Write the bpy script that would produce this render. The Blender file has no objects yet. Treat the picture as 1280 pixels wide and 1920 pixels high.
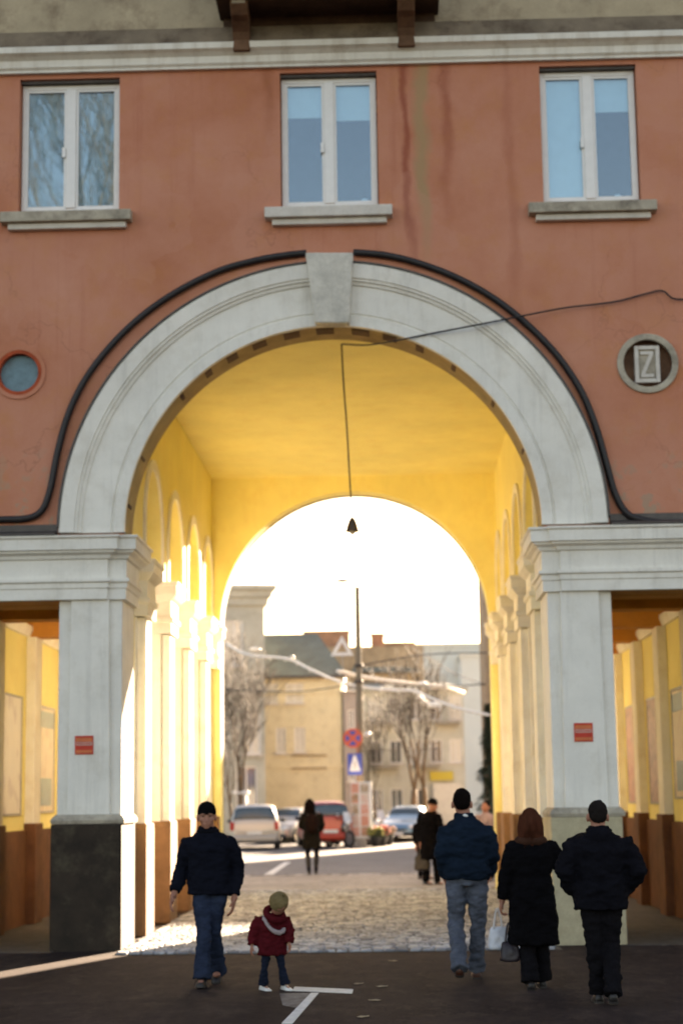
import bpy, bmesh, math, random
from mathutils import Vector, Matrix, noise
random.seed(7)
scene = bpy.context.scene
col = scene.collection
R = math.radians

# ------------------------------------------------------------------ camera
F = 3300.0                      # focal length in photograph pixels (1280 x 1920)
CAM_Z = 1.75
_roll = R(1.1)
_a = Vector((100, -535, -F)).normalized()                      # world +Y seen in camera axes
_b = Vector((math.cos(_roll), math.sin(_roll), 0))
_b.z = -(_b.x * _a.x + _b.y * _a.y) / _a.z
_b.normalize()
_c = _b.cross(_a)
cam_d = bpy.data.cameras.new("camera")
cam = bpy.data.objects.new("camera", cam_d)
col.objects.link(cam)
rot = Matrix((_b, _a, _c))                                     # rows: world axes in camera axes
cam.matrix_world = Matrix.Translation((0, 0, CAM_Z)) @ rot.to_4x4()
cam_d.sensor_fit = 'VERTICAL'
cam_d.sensor_height = 36.0
cam_d.lens = F / 1920 * 36.0
cam_d.clip_end = 4000
cam_d.dof.use_dof = True
cam_d.dof.focus_distance = 11.5
cam_d.dof.aperture_fstop = 1.9
scene.camera = cam

def ray(px, py):
    d = Vector((px - 640, 960 - py, -F))
    return Vector((d.dot(_b), d.dot(_a), d.dot(_c)))
def P(px, py, Y):
    """point where the view line through a photograph pixel meets the plane y = Y"""
    d = ray(px, py)
    t = Y / d.y
    return Vector((d.x * t, Y, CAM_Z + d.z * t))
def G(px, py, z=0.0):
    """point where the view line meets the ground"""
    d = ray(px, py)
    t = (z - CAM_Z) / d.z
    return Vector((d.x * t, d.y * t, z))

# ------------------------------------------------------------------ sky and sun
SUN_AZ, SUN_EL = R(20.5), R(15.6)
world = bpy.data.worlds.new("World")
scene.world = world
world.use_nodes = True
wn = world.node_tree
sky = wn.nodes.new('ShaderNodeTexSky')
sky.sky_type = 'NISHITA'
sky.sun_disc = False
sky.sun_elevation = SUN_EL
sky.sun_rotation = SUN_AZ
sky.air_density = 1.0
sky.dust_density = 1.5
sky.ozone_density = 1.2
bg = wn.nodes['Background']
bg.inputs['Strength'].default_value = 0.05
wn.links.new(sky.outputs[0], bg.inputs['Color'])
sun_d = bpy.data.lights.new("sun", 'SUN')
sun_d.energy = 5.0
sun_d.angle = R(0.5)
sun_d.color = (1.0, 0.92, 0.78)
sun = bpy.data.objects.new("sun", sun_d)
col.objects.link(sun)
_ld = Vector((-math.sin(SUN_AZ) * math.cos(SUN_EL), -math.cos(SUN_AZ) * math.cos(SUN_EL), -math.sin(SUN_EL)))
sun.rotation_euler = _ld.to_track_quat('-Z', 'Y').to_euler()
sun.location = (20, 45, 40)

scene.view_settings.view_transform = 'Standard'
scene.view_settings.look = 'None'
scene.view_settings.exposure = 3.22
scene.view_settings.use_white_balance = True        # the camera was balanced for the blue open shade
scene.view_settings.white_balance_temperature = 8600
scene.view_settings.white_balance_tint = 20
scene.view_settings.gamma = 1.0
scene.view_settings.use_curve_mapping = False
scene.cycles.use_denoising = True
scene.cycles.max_bounces = 10
scene.cycles.diffuse_bounces = 7
scene.cycles.transparent_max_bounces = 12
scene.cycles.sample_clamp_indirect = 6.0

# ------------------------------------------------------------------ materials
def new_mat(name):
    m = bpy.data.materials.new(name)
    m.use_nodes = True
    return m, m.node_tree, m.node_tree.nodes['Principled BSDF']
def coords(nt, scale=(1, 1, 1), world=True):
    if world:
        g = nt.nodes.new('ShaderNodeNewGeometry'); out = g.outputs['Position']
    else:
        g = nt.nodes.new('ShaderNodeTexCoord'); out = g.outputs['Object']
    mp = nt.nodes.new('ShaderNodeMapping')
    mp.inputs['Scale'].default_value = scale
    nt.links.new(out, mp.inputs['Vector'])
    return mp.outputs[0]
def noise_tex(nt, vec, scale, detail=5, rough=0.6):
    n = nt.nodes.new('ShaderNodeTexNoise')
    n.inputs['Scale'].default_value = scale
    n.inputs['Detail'].default_value = detail
    n.inputs['Roughness'].default_value = rough
    nt.links.new(vec, n.inputs['Vector'])
    return n.outputs[0]
def ramp(nt, fac, stops):
    r = nt.nodes.new('ShaderNodeValToRGB')
    while len(r.color_ramp.elements) < len(stops):
        r.color_ramp.elements.new(0.5)
    for e, (p, c) in zip(r.color_ramp.elements, stops):
        e.position = p
        e.color = (*c, 1) if len(c) == 3 else c
    nt.links.new(fac, r.inputs[0])
    return r.outputs[0]
def mixc(nt, fac, a, b, mode='MIX'):
    m = nt.nodes.new('ShaderNodeMix')
    m.data_type = 'RGBA'
    m.blend_type = mode
    for s, val in ((m.inputs[0], fac), (m.inputs[6], a), (m.inputs[7], b)):
        if isinstance(val, (int, float)):
            s.default_value = val
        elif isinstance(val, tuple):
            s.default_value = (*val, 1)
        else:
            nt.links.new(val, s)
    return m.outputs[2]
def bump(nt, h, strength, dist, bsdf):
    b = nt.nodes.new('ShaderNodeBump')
    b.inputs['Strength'].default_value = strength
    b.inputs['Distance'].default_value = dist
    nt.links.new(h, b.inputs['Height'])
    nt.links.new(b.outputs[0], bsdf.inputs['Normal'])

def plaster(name, base, vary=0.18, scale=1.2, stain=None, stain_amt=0.5, streak=False, rough=0.88, bump_s=0.35, grain=60, world=True, grime=0.0):
    """painted render: patchy tone, fine grain, optional stains (blotches or vertical streaks)"""
    m, nt, b = new_mat(name)
    v = coords(nt, world=world)
    n1 = noise_tex(nt, v, scale, 6, 0.65)
    lo = tuple(c * (1 - vary) for c in base)
    hi = tuple(min(1, c * (1 + vary * 0.6)) for c in base)
    c = ramp(nt, n1, [(0.3, lo), (0.7, hi)])
    if stain:
        vs = coords(nt, (2.2, 2.2, 0.16) if streak else (1, 1, 1), world)
        n2 = noise_tex(nt, vs, 1.6 if streak else 2.3, 7, 0.7)
        f = ramp(nt, n2, [(0.5, (0, 0, 0)), (0.72, (stain_amt,) * 3)])
        c = mixc(nt, f, c, stain)
    if grime:
        g1 = noise_tex(nt, coords(nt, (5, 5, 0.35), world), 1.5, 6, 0.75)
        c = mixc(nt, ramp(nt, g1, [(0.52, (0, 0, 0)), (0.8, (grime,) * 3)]), c, tuple(x * 0.45 for x in base))
        g2 = noise_tex(nt, v, 9, 6, 0.8)
        c = mixc(nt, ramp(nt, g2, [(0.66, (0, 0, 0)), (0.70, (grime * 1.6,) * 3)]), c, (0.36, 0.30, 0.22))
    n3 = noise_tex(nt, v, grain, 3, 0.7)
    c = mixc(nt, 0.2, c, n3, 'OVERLAY')
    nt.links.new(c, b.inputs['Base Color'])
    b.inputs['Roughness'].default_value = rough
    b.inputs['Specular IOR Level'].default_value = 0.25
    bump(nt, n3, bump_s, 0.004, b)
    return m
def plain(name, base, rough=0.6, metal=0.0, spec=0.5, vary=0.1, scale=8.0, coat=0.0, world=False):
    m, nt, b = new_mat(name)
    v = coords(nt, world=world)
    n = noise_tex(nt, v, scale, 4)
    c = ramp(nt, n, [(0.3, tuple(x * (1 - vary) for x in base)), (0.7, tuple(min(1, x * (1 + vary)) for x in base))])
    nt.links.new(c, b.inputs['Base Color'])
    b.inputs['Roughness'].default_value = rough
    b.inputs['Metallic'].default_value = metal
    b.inputs['Specular IOR Level'].default_value = spec
    b.inputs['Coat Weight'].default_value = coat
    return m
def fabric(name, base, weave=260.0, vary=0.25, sheen=0.0, rough=1.0):
    m, nt, b = new_mat(name)
    v = coords(nt, world=False)
    n = noise_tex(nt, v, 7, 5)
    c = ramp(nt, n, [(0.3, tuple(x * (1 - vary) for x in base)), (0.7, tuple(min(1, x * (1 + vary)) for x in base))])
    w = noise_tex(nt, v, weave, 2)
    c = mixc(nt, 0.25, c, w, 'OVERLAY')
    nt.links.new(c, b.inputs['Base Color'])
    b.inputs['Roughness'].default_value = rough
    b.inputs['Specular IOR Level'].default_value = 0.06
    b.inputs['Sheen Weight'].default_value = sheen
    bump(nt, w, 0.3, 0.003, b)
    return m

M = {}
# facade terracotta with streaks of its own
def terracotta():
    m, nt, b = new_mat("terracotta_render")
    v = coords(nt)
    n1 = noise_tex(nt, v, 0.9, 7, 0.65)
    c = ramp(nt, n1, [(0.28, (0.46, 0.165, 0.09)), (0.5, (0.53, 0.215, 0.135)), (0.74, (0.58, 0.26, 0.175))])
    n4 = noise_tex(nt, v, 2.7, 6, 0.7)
    c = mixc(nt, ramp(nt, n4, [(0.50, (0, 0, 0)), (0.75, (0.5,) * 3)]), c, (0.53, 0.215, 0.075))
    vs = coords(nt, (3.0, 1, 0.13))
    n2 = noise_tex(nt, vs, 1.7, 7, 0.7)
    c = mixc(nt, ramp(nt, n2, [(0.56, (0, 0, 0)), (0.78, (0.4,) * 3)]), c, (0.36, 0.10, 0.06))
    # two leak stains below the string course, as real marks on the wall
    pos = nt.nodes.new('ShaderNodeNewGeometry')
    sep = nt.nodes.new('ShaderNodeSeparateXYZ')
    nt.links.new(pos.outputs['Position'], sep.inputs[0])
    wob = noise_tex(nt, coords(nt, (1, 1, 0.6)), 2.0, 4)
    def band(x0, half, z0, z1, amt, colr, c):
        s = nt.nodes.new('ShaderNodeMath'); s.operation = 'MULTIPLY_ADD'
        s.inputs[1].default_value = 0.35; nt.links.new(wob, s.inputs[0]); nt.links.new(sep.outputs[0], s.inputs[2])
        d = nt.nodes.new('ShaderNodeMath'); d.operation = 'SUBTRACT'; nt.links.new(s.outputs[0], d.inputs[0]); d.inputs[1].default_value = x0 + 0.17
        ab = nt.nodes.new('ShaderNodeMath'); ab.operation = 'ABSOLUTE'; nt.links.new(d.outputs[0], ab.inputs[0])
        mr = nt.nodes.new('ShaderNodeMapRange'); nt.links.new(ab.outputs[0], mr.inputs[0])
        mr.inputs[1].default_value = half; mr.inputs[2].default_value = half * 0.2; mr.inputs[3].default_value = 0; mr.inputs[4].default_value = amt
        mz = nt.nodes.new('ShaderNodeMapRange'); nt.links.new(sep.outputs[2], mz.inputs[0])
        mz.inputs[1].default_value = z0; mz.inputs[2].default_value = z1; mz.inputs[3].default_value = 0; mz.inputs[4].default_value = 1
        mu = nt.nodes.new('ShaderNodeMath'); mu.operation = 'MULTIPLY'
        nt.links.new(mr.outputs[0], mu.inputs[0]); nt.links.new(mz.outputs[0], mu.inputs[1])
        return mixc(nt, mu.outputs[0], c, colr)
    c = band(0.52, 0.11, 8.2, 9.2, 0.75, (0.36, 0.25, 0.13), c)
    c = band(0.33, 0.07, 7.9, 9.0, 0.65, (0.26, 0.05, 0.03), c)
    c = band(0.80, 0.10, 8.6, 10.2, 0.5, (0.28, 0.06, 0.03), c)
    c = band(1.62, 0.10, 7.6, 8.4, 0.3, (0.33, 0.09, 0.05), c)
    c = band(-1.45, 0.10, 9.8, 10.8, 0.45, (0.30, 0.09, 0.04), c)
    g = noise_tex(nt, v, 70, 3, 0.7)
    c = mixc(nt, 0.16, c, g, 'OVERLAY')
    vc = nt.nodes.new('ShaderNodeTexVoronoi'); vc.feature = 'DISTANCE_TO_EDGE'; vc.inputs['Scale'].default_value = 0.55
    nz = nt.nodes.new('ShaderNodeTexNoise'); nz.inputs['Scale'].default_value = 2.5; nz.inputs['Detail'].default_value = 6
    nt.links.new(v, nz.inputs['Vector'])
    wv = nt.nodes.new('ShaderNodeVectorMath'); wv.operation = 'MULTIPLY_ADD'; wv.inputs[1].default_value = (1.1, 1.1, 1.1)
    nt.links.new(nz.outputs['Color'], wv.inputs[0]); nt.links.new(v, wv.inputs[2]); nt.links.new(wv.outputs[0], vc.inputs['Vector'])
    crack = ramp(nt, vc.outputs['Distance'], [(0.002, (0.3,) * 3), (0.010, (0, 0, 0))])
    gate = ramp(nt, noise_tex(nt, v, 0.6, 3), [(0.48, (0, 0, 0)), (0.6, (1, 1, 1))])
    c = mixc(nt, mixc(nt, 1.0, crack, gate, 'MULTIPLY'), c, (0.20, 0.07, 0.045))
    # repaired, paler render patches with their own edges
    vp = nt.nodes.new('ShaderNodeTexVoronoi'); vp.inputs['Scale'].default_value = 0.8
    nt.links.new(wv.outputs[0], vp.inputs['Vector'])
    c = mixc(nt, ramp(nt, vp.outputs['Color'], [(0.62, (0, 0, 0)), (0.66, (0.22,) * 3)]), c, (0.58, 0.27, 0.19))
    # bare plaster patches near the right springing
    n5 = noise_tex(nt, v, 3.6, 5, 0.6)
    mz = nt.nodes.new('ShaderNodeMapRange'); nt.links.new(sep.outputs[2], mz.inputs[0])
    mz.inputs[1].default_value = 6.3; mz.inputs[2].default_value = 5.2; mz.inputs[3].default_value = 0; mz.inputs[4].default_value = 1
    f5 = ramp(nt, n5, [(0.56, (0, 0, 0)), (0.6, (0.75,) * 3)])
    mu = nt.nodes.new('ShaderNodeMath'); mu.operation = 'MULTIPLY'
    nt.links.new(f5, mu.inputs[0]); nt.links.new(mz.outputs[0], mu.inputs[1])
    c = mixc(nt, mu.outputs[0], c, (0.36, 0.27, 0.19))
    nt.links.new(c, b.inputs['Base Color'])
    b.inputs['Roughness'].default_value = 0.9
    b.inputs['Specular IOR Level'].default_value = 0.2
    bump(nt, g, 0.4, 0.005, b)
    return m
M['terra'] = terracotta()
M['white'] = plaster("white_painted_render", (0.76, 0.735, 0.67), 0.10, 1.5, (0.52, 0.47, 0.38), 0.45, False, 0.8, grime=0.4)
M['white_streak'] = plaster("white_painted_cornice", (0.71, 0.68, 0.60), 0.12, 1.5, (0.34, 0.26, 0.17), 0.55, True, 0.8)
M['cream'] = plaster("cream_painted_render", (0.82, 0.79, 0.70), 0.10, 1.5, (0.55, 0.45, 0.30), 0.45, False, 0.8, grime=0.4)
M['yellow'] = plaster("ochre_yellow_render", (0.83, 0.73, 0.31), 0.10, 0.8, (0.73, 0.55, 0.20), 0.4, False, 0.85, grime=0.12)
M['beige_wall'] = plaster("weathered_beige_render", (0.43, 0.35, 0.235), 0.2, 1.4, (0.20, 0.145, 0.095), 0.85, False, 0.9)
M['ledge_dirty'] = plaster("weathered_ledge", (0.19, 0.145, 0.10), 0.35, 2.5, (0.07, 0.045, 0.03), 0.9, False, 0.9)
M['plinth_dark'] = plaster("dark_painted_plinth", (0.030, 0.020, 0.013), 0.5, 3.0, (0.085, 0.068, 0.042), 0.8, False, 0.75)
M['plinth'] = plaster("brown_stone_plinth", (0.25, 0.135, 0.065), 0.25, 3.0, (0.10, 0.055, 0.03), 0.55, False, 0.85)
M['ochre_dark'] = plaster("dark_orange_beams", (0.55, 0.24, 0.06), 0.2, 1.5, (0.36, 0.13, 0.04), 0.5, False, 0.85)  # darker orange than the walls, on lintels and cross beams
M['dado'] = plaster("red_brown_dado_paint", (0.145, 0.062, 0.030), 0.35, 2.5, (0.06, 0.028, 0.015), 0.6, False, 0.8)
M['plinth_glow'] = plaster("sun_glow_plinth", (0.44, 0.38, 0.25), 0.2, 3.0, (0.28, 0.21, 0.12), 0.6, False, 0.85)  # bounced sun on the right pier's foot, painted in as a pale plinth
M['soffit'] = plaster("bare_soffit_plaster", (0.40, 0.29, 0.14), 0.25, 3.0, (0.22, 0.15, 0.08), 0.5, False, 0.9)
M['patch'] = plaster("exposed_brick_patch", (0.14, 0.085, 0.055), 0.3, 6.0, None, 0, False, 0.95)
M['keystone'] = plaster("grey_granular_keystone", (0.60, 0.575, 0.51), 0.2, 6.0, (0.36, 0.35, 0.31), 0.6, False, 0.95, 0.9, 28)
M['sill'] = plaster("weathered_stone_sill", (0.42, 0.37, 0.29), 0.3, 5.0, (0.09, 0.075, 0.06), 0.85, False, 0.9)
M['sill_white'] = plaster("pale_stone_sill", (0.62, 0.58, 0.52), 0.15, 4.0, (0.35, 0.3, 0.25), 0.4, False, 0.9)
M['balcony'] = plaster("dark_stained_concrete", (0.085, 0.05, 0.032), 0.4, 3.0, (0.03, 0.018, 0.012), 0.7, False, 0.9)
M['bracket'] = plaster("stained_bracket", (0.16, 0.085, 0.05), 0.4, 4.0, (0.05, 0.025, 0.015), 0.7, False, 0.9)
M['pvc'] = plain("white_window_plastic", (0.74, 0.73, 0.70), 0.35, 0, 0.5, 0.04)
M['sky_reflect'] = plain("grey_sky_reflection", (0.36, 0.38, 0.36), 0.9, 0, 0.1, 0.25, 5)  # grey sheet added behind the left panes, imitating pale reflected sky
M['blind'] = plain("pale_roller_blind", (0.72, 0.74, 0.72), 0.8, 0, 0.2, 0.04)
M['room'] = plain("dark_room", (0.05, 0.075, 0.10), 0.9)
M['metal_dark'] = plain("dark_flashing", (0.07, 0.06, 0.055), 0.5, 0.3, 0.5, 0.3)
M['black'] = plain("black_rubber", (0.018, 0.015, 0.016), 0.5, 0, 0.4, 0.3)
M['bulb'] = plain("clear_bulb_dots", (0.55, 0.5, 0.42), 0.25, 0, 0.6)
M['grey_metal'] = plain("grey_painted_metal", (0.30, 0.30, 0.30), 0.45, 0.6, 0.5, 0.15)
M['red_rust'] = plaster("red_oxide_ring", (0.42, 0.075, 0.03), 0.3, 6, None, 0)
M['white_paint'] = plain("worn_white_road_paint", (0.62, 0.61, 0.57), 0.8, 0, 0.3, 0.15, 12, 0, True)

def glass_mat(name, tint, refl, clear=0.72):
    m, nt, b = new_mat(name)
    nt.nodes.remove(b)
    out = nt.nodes['Material Output']
    gl = nt.nodes.new('ShaderNodeBsdfGlossy'); gl.inputs['Roughness'].default_value = 0.015
    gl.inputs['Color'].default_value = (0.82, 0.93, 0.98, 1)
    tr = nt.nodes.new('ShaderNodeBsdfTransparent'); tr.inputs['Color'].default_value = (*tint, 1)
    mx = nt.nodes.new('ShaderNodeMixShader'); mx.inputs[0].default_value = refl
    nt.links.new(tr.outputs[0], mx.inputs[1]); nt.links.new(gl.outputs[0], mx.inputs[2])
    nt.links.new(mx.outputs[0], out.inputs[0])
    return m
M['glass'] = glass_mat("window_glass", (0.78, 0.90, 0.94), 0.12)
M['far_glass'] = plain("dim_window_glass", (0.05, 0.06, 0.07), 0.08, 0, 0.9, 0.3)
M['bright_glass'] = plain("pale_glare_window", (0.62, 0.60, 0.52), 0.3, 0, 0.6, 0.1)  # sun glare on far panes, put in as a pale base colour

def asphalt(name, base, blot=(0.13, 0.11, 0.10), rough=0.75, spec=0.2):
    m, nt, b = new_mat(name)
    v = coords(nt)
    n1 = noise_tex(nt, v, 0.7, 6, 0.65)
    c = ramp(nt, n1, [(0.3, tuple(x * 0.78 for x in base)), (0.7, tuple(x * 1.25 for x in base))])
    n2 = noise_tex(nt, coords(nt, (1, 0.5, 1)), 3.2, 6, 0.7)
    c = mixc(nt, ramp(nt, n2, [(0.50, (0, 0, 0)), (0.72, (0.85,) * 3)]), c, blot)
    n3 = noise_tex(nt, v, 95, 3, 0.75)
    c = mixc(nt, 0.55, c, n3, 'OVERLAY')
    n4 = noise_tex(nt, coords(nt, (1, 0.35, 1)), 8, 6, 0.8)
    c = mixc(nt, 0.85, c, n4, 'OVERLAY')
    # hairline cracks
    vc = nt.nodes.new('ShaderNodeTexVoronoi'); vc.feature = 'DISTANCE_TO_EDGE'; vc.inputs['Scale'].default_value = 0.42
    wv = nt.nodes.new('ShaderNodeVectorMath'); wv.operation = 'MULTIPLY_ADD'; wv.inputs[1].default_value = (1.4, 1.4, 0)
    nt.links.new(nt.nodes[n4.node.name].outputs['Color'], wv.inputs[0]); nt.links.new(v, wv.inputs[2]); nt.links.new(wv.outputs[0], vc.inputs['Vector'])
    c = mixc(nt, ramp(nt, vc.outputs['Distance'], [(0.004, (0.75,) * 3), (0.016, (0, 0, 0))]), c, tuple(x * 0.35 for x in base))
    nt.links.new(c, b.inputs['Base Color'])
    b.inputs['Roughness'].default_value = rough
    b.inputs['Specular IOR Level'].default_value = spec
    bump(nt, n3, 0.5, 0.006, b)
    return m
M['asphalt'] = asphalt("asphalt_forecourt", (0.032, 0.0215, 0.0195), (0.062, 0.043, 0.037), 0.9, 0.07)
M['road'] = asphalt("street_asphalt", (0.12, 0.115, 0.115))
M['paving'] = asphalt("pale_worn_paving", (0.24, 0.215, 0.185), (0.16, 0.14, 0.12))
M['mortar'] = asphalt("sandy_joint", (0.065, 0.056, 0.048), (0.05, 0.042, 0.036))
M['setts'] = None
def setts_mat():
    m, nt, b = new_mat("granite_setts")
    v = coords(nt)
    vo = nt.nodes.new('ShaderNodeTexVoronoi'); vo.inputs['Scale'].default_value = 7.0
    nt.links.new(v, vo.inputs['Vector'])
    n1 = noise_tex(nt, v, 1.4, 5)
    c = ramp(nt, vo.outputs['Color'], [(0.2, (0.14, 0.145, 0.16)), (0.8, (0.44, 0.46, 0.49))])
    c = mixc(nt, ramp(nt, n1, [(0.4, (0, 0, 0)), (0.75, (0.5,) * 3)]), c, (0.19, 0.185, 0.18))
    n3 = noise_tex(nt, v, 60, 3, 0.75)
    c = mixc(nt, 0.4, c, n3, 'OVERLAY')
    nt.links.new(c, b.inputs['Base Color'])
    b.inputs['Roughness'].default_value = 0.85
    b.inputs['Specular IOR Level'].default_value = 0.3
    bump(nt, n3, 0.4, 0.003, b)
    return m
M['setts'] = setts_mat()

# ------------------------------------------------------------------ mesh helpers
class MB:
    def __init__(self):
        self.v, self.f = [], []
    def add(self, vs, fs):
        o = len(self.v)
        self.v += [tuple(x) for x in vs]
        self.f += [tuple(i + o for i in q) for q in fs]
        return self
    def box(self, x0, x1, y0, y1, z0, z1):
        return self.add([(x0, y0, z0), (x1, y0, z0), (x1, y1, z0), (x0, y1, z0), (x0, y0, z1), (x1, y0, z1), (x1, y1, z1), (x0, y1, z1)],
                        [(0, 3, 2, 1), (4, 5, 6, 7), (0, 1, 5, 4), (1, 2, 6, 5), (2, 3, 7, 6), (3, 0, 4, 7)])
    def prism_xz(self, pts, y0, y1):
        n = len(pts)
        vs = [(x, y0, z) for x, z in pts] + [(x, y1, z) for x, z in pts]
        fs = [tuple(range(n)), tuple(range(2 * n - 1, n - 1, -1))] + [(i, n + i, n + (i + 1) % n, (i + 1) % n) for i in range(n)]
        return self.add(vs, fs)
    def prism_yz(self, pts, x0, x1):
        n = len(pts)
        vs = [(x0, y, z) for y, z in pts] + [(x1, y, z) for y, z in pts]
        fs = [tuple(range(n - 1, -1, -1)), tuple(range(n, 2 * n))] + [((i + 1) % n, n + (i + 1) % n, n + i, i) for i in range(n)]
        return self.add(vs, fs)
    def prism_xy(self, pts, z0, z1):
        n = len(pts)
        vs = [(x, y, z0) for x, y in pts] + [(x, y, z1) for x, y in pts]
        fs = [tuple(range(n - 1, -1, -1)), tuple(range(n, 2 * n))] + [(i, (i + 1) % n, n + (i + 1) % n, n + i) for i in range(n)]
        return self.add(vs, fs)
    def loft(self, rings, cap=True, close=False):
        n = len(rings[0]); k = len(rings)
        vs = [p for r in rings for p in r]
        fs = []
        for i in range(k if close else k - 1):
            a, b = i * n, ((i + 1) % k) * n
            fs += [(a + j, a + (j + 1) % n, b + (j + 1) % n, b + j) for j in range(n)]
        if cap and not close:
            fs += [tuple(range(n - 1, -1, -1)), tuple(range((k - 1) * n, k * n))]
        return self.add(vs, fs)
    def tube(self, pts, radii, seg=8, cap=True, dome=False):
        pts = [Vector(p) for p in pts]
        if isinstance(radii, (int, float)):
            radii = [radii] * len(pts)
        radii = list(radii)
        if dome:
            d0 = (pts[0] - pts[1]).normalized(); d1 = (pts[-1] - pts[-2]).normalized()
            p0, p1, r0, r1 = pts[0], pts[-1], radii[0], radii[-1]
            pts = [p0 + d0 * r0 * 0.95, p0 + d0 * r0 * 0.7] + pts + [p1 + d1 * r1 * 0.7, p1 + d1 * r1 * 0.95]
            radii = [r0 * 0.3, r0 * 0.71] + radii + [r1 * 0.71, r1 * 0.3]
        rings = []
        prev = None
        for i, p in enumerate(pts):
            t = (pts[min(i + 1, len(pts) - 1)] - pts[max(i - 1, 0)])
            t = t.normalized() if t.length > 1e-9 else Vector((0, 0, 1))
            if prev is None:
                u = t.orthogonal().normalized()
            else:
                u = prev - t * prev.dot(t)
                u = u.normalized() if u.length > 1e-6 else t.orthogonal().normalized()
            prev = u
            w = t.cross(u)
            rings.append([p + (u * math.cos(2 * math.pi * k / seg) + w * math.sin(2 * math.pi * k / seg)) * radii[i] for k in range(seg)])
        return self.loft(rings, cap)
    def ell(self, c, r, mat=None, nu=14, nv=9):
        c = Vector(c)
        rings = []
        for j in range(1, nv):
            th = math.pi * j / nv
            ring = []
            for i in range(nu):
                ph = 2 * math.pi * i / nu
                q = Vector((r[0] * math.sin(th) * math.cos(ph), r[1] * math.sin(th) * math.sin(ph), -r[2] * math.cos(th)))
                if mat is not None:
                    q = mat @ q
                ring.append(c + q)
            rings.append(ring)
        o = len(self.v)
        self.loft(rings, cap=False)
        ax = Vector((0, 0, r[2]))
        if mat is not None:
            ax = mat @ ax
        self.v += [tuple(c - ax), tuple(c + ax)]
        b, t = len(self.v) - 2, len(self.v) - 1
        self.f += [(b, o + (i + 1) % nu, o + i) for i in range(nu)]
        l = o + (nv - 2) * nu
        self.f += [(t, l + i, l + (i + 1) % nu) for i in range(nu)]
        return self
    def mesh(self, name="m"):
        me = bpy.data.meshes.new(name)
        me.from_pydata(self.v, [], self.f)
        me.validate()
        me.update()
        bm = bmesh.new(); bm.from_mesh(me)
        bmesh.ops.recalc_face_normals(bm, faces=bm.faces)
        bm.to_mesh(me); bm.free()
        return me
    def build(self, name, mat, parent=None, smooth=False, bevel=0.0):
        return link(name, self.mesh(name), mat, parent, smooth, bevel)

def link(name, me, mat, parent=None, smooth=False, bevel=0.0):
    o = bpy.data.objects.new(name, me)
    if mat is not None and not me.materials:
        me.materials.append(mat)
    if smooth:
        for p in me.polygons:
            p.use_smooth = True
    col.objects.link(o)
    if parent is not None:
        o.parent = parent
    if bevel:
        md = o.modifiers.new("bevel", 'BEVEL')
        md.width = bevel; md.segments = 2; md.limit_method = 'ANGLE'; md.angle_limit = R(40)
    return o
def tag(o, label=None, cat=None, group=None, kind=None):
    for k, val in (("label", label), ("category", cat), ("group", group), ("kind", kind)):
        if val:
            o[k] = val
    return o
def empty(name, loc=(0, 0, 0), rz=0.0):
    o = bpy.data.objects.new(name, None)
    o.empty_display_size = 0.3
    o.location = loc
    o.rotation_euler = (0, 0, rz)
    col.objects.link(o)
    return o
def copy_tree(o, parent=None):
    c = o.copy(); col.objects.link(c)
    c.parent = parent
    for ch in list(o.children):
        copy_tree(ch, c)
    return c
def eval_mesh(o):
    dg = bpy.context.evaluated_depsgraph_get()
    dg.update()
    return bpy.data.meshes.new_from_object(o.evaluated_get(dg))
def cut(mb, cutter, name):
    """boolean difference, returned as a plain mesh"""
    a = bpy.data.objects.new("tmp_a", mb.mesh()); b = bpy.data.objects.new("tmp_b", cutter.mesh())
    col.objects.link(a); col.objects.link(b)
    md = a.modifiers.new("b", 'BOOLEAN'); md.object = b; md.operation = 'DIFFERENCE'; md.solver = 'EXACT'
    me = eval_mesh(a); me.name = name
    bpy.data.objects.remove(a); bpy.data.objects.remove(b)
    return me
def remesh(mb, voxel, smooth=4, fold=None):
    a = bpy.data.objects.new("tmp_r", mb.mesh())
    col.objects.link(a)
    md = a.modifiers.new("r", 'REMESH'); md.mode = 'VOXEL'; md.voxel_size = voxel
    if smooth:
        ms = a.modifiers.new("s", 'SMOOTH'); ms.iterations = smooth; ms.factor = 0.5
    me = eval_mesh(a)
    bpy.data.objects.remove(a)
    if fold:
        amp, fx, fz, seed = fold
        nrm = [v.normal.copy() for v in me.vertices]
        for v, n in zip(me.vertices, nrm):
            q = Vector((v.co.x * fx, v.co.y * fx, v.co.z * fz)) + Vector((seed, seed * 0.7, 0))
            h = noise.noise(q) + 0.5 * noise.noise(q * 2.3)
            v.co += n * amp * h
        me.update()
    me.materials.clear()
    return me
def sweep(mb, profile, path, closed=False):
    """profile of (outward offset, z) swept along an xy path; outward = right of travel"""
    n = len(path)
    rings = []
    for i, p in enumerate(path):
        p = Vector(p)
        def nrm(a, b):
            d = (Vector(b) - Vector(a)).normalized()
            return Vector((d.y, -d.x))
        if closed:
            n0, n1 = nrm(path[i - 1], path[i]), nrm(path[i], path[(i + 1) % n])
        else:
            n0 = nrm(path[max(i - 1, 0)], path[max(i, 1)])
            n1 = nrm(path[min(i, n - 2)], path[min(i + 1, n - 1)])
        m = n0 + n1
        m = m / max(0.2, m.dot(n0)) if m.length > 1e-6 else n0
        rings.append([(p.x + m.x * o, p.y + m.y * o, z) for o, z in profile])
    return mb.loft(rings, cap=not closed, close=closed)
def arc_pts(cx, cz, r, a0, a1, n):
    return [(cx + r * math.cos(a0 + (a1 - a0) * i / n), cz + r * math.sin(a0 + (a1 - a0) * i / n)) for i in range(n + 1)]

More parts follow.
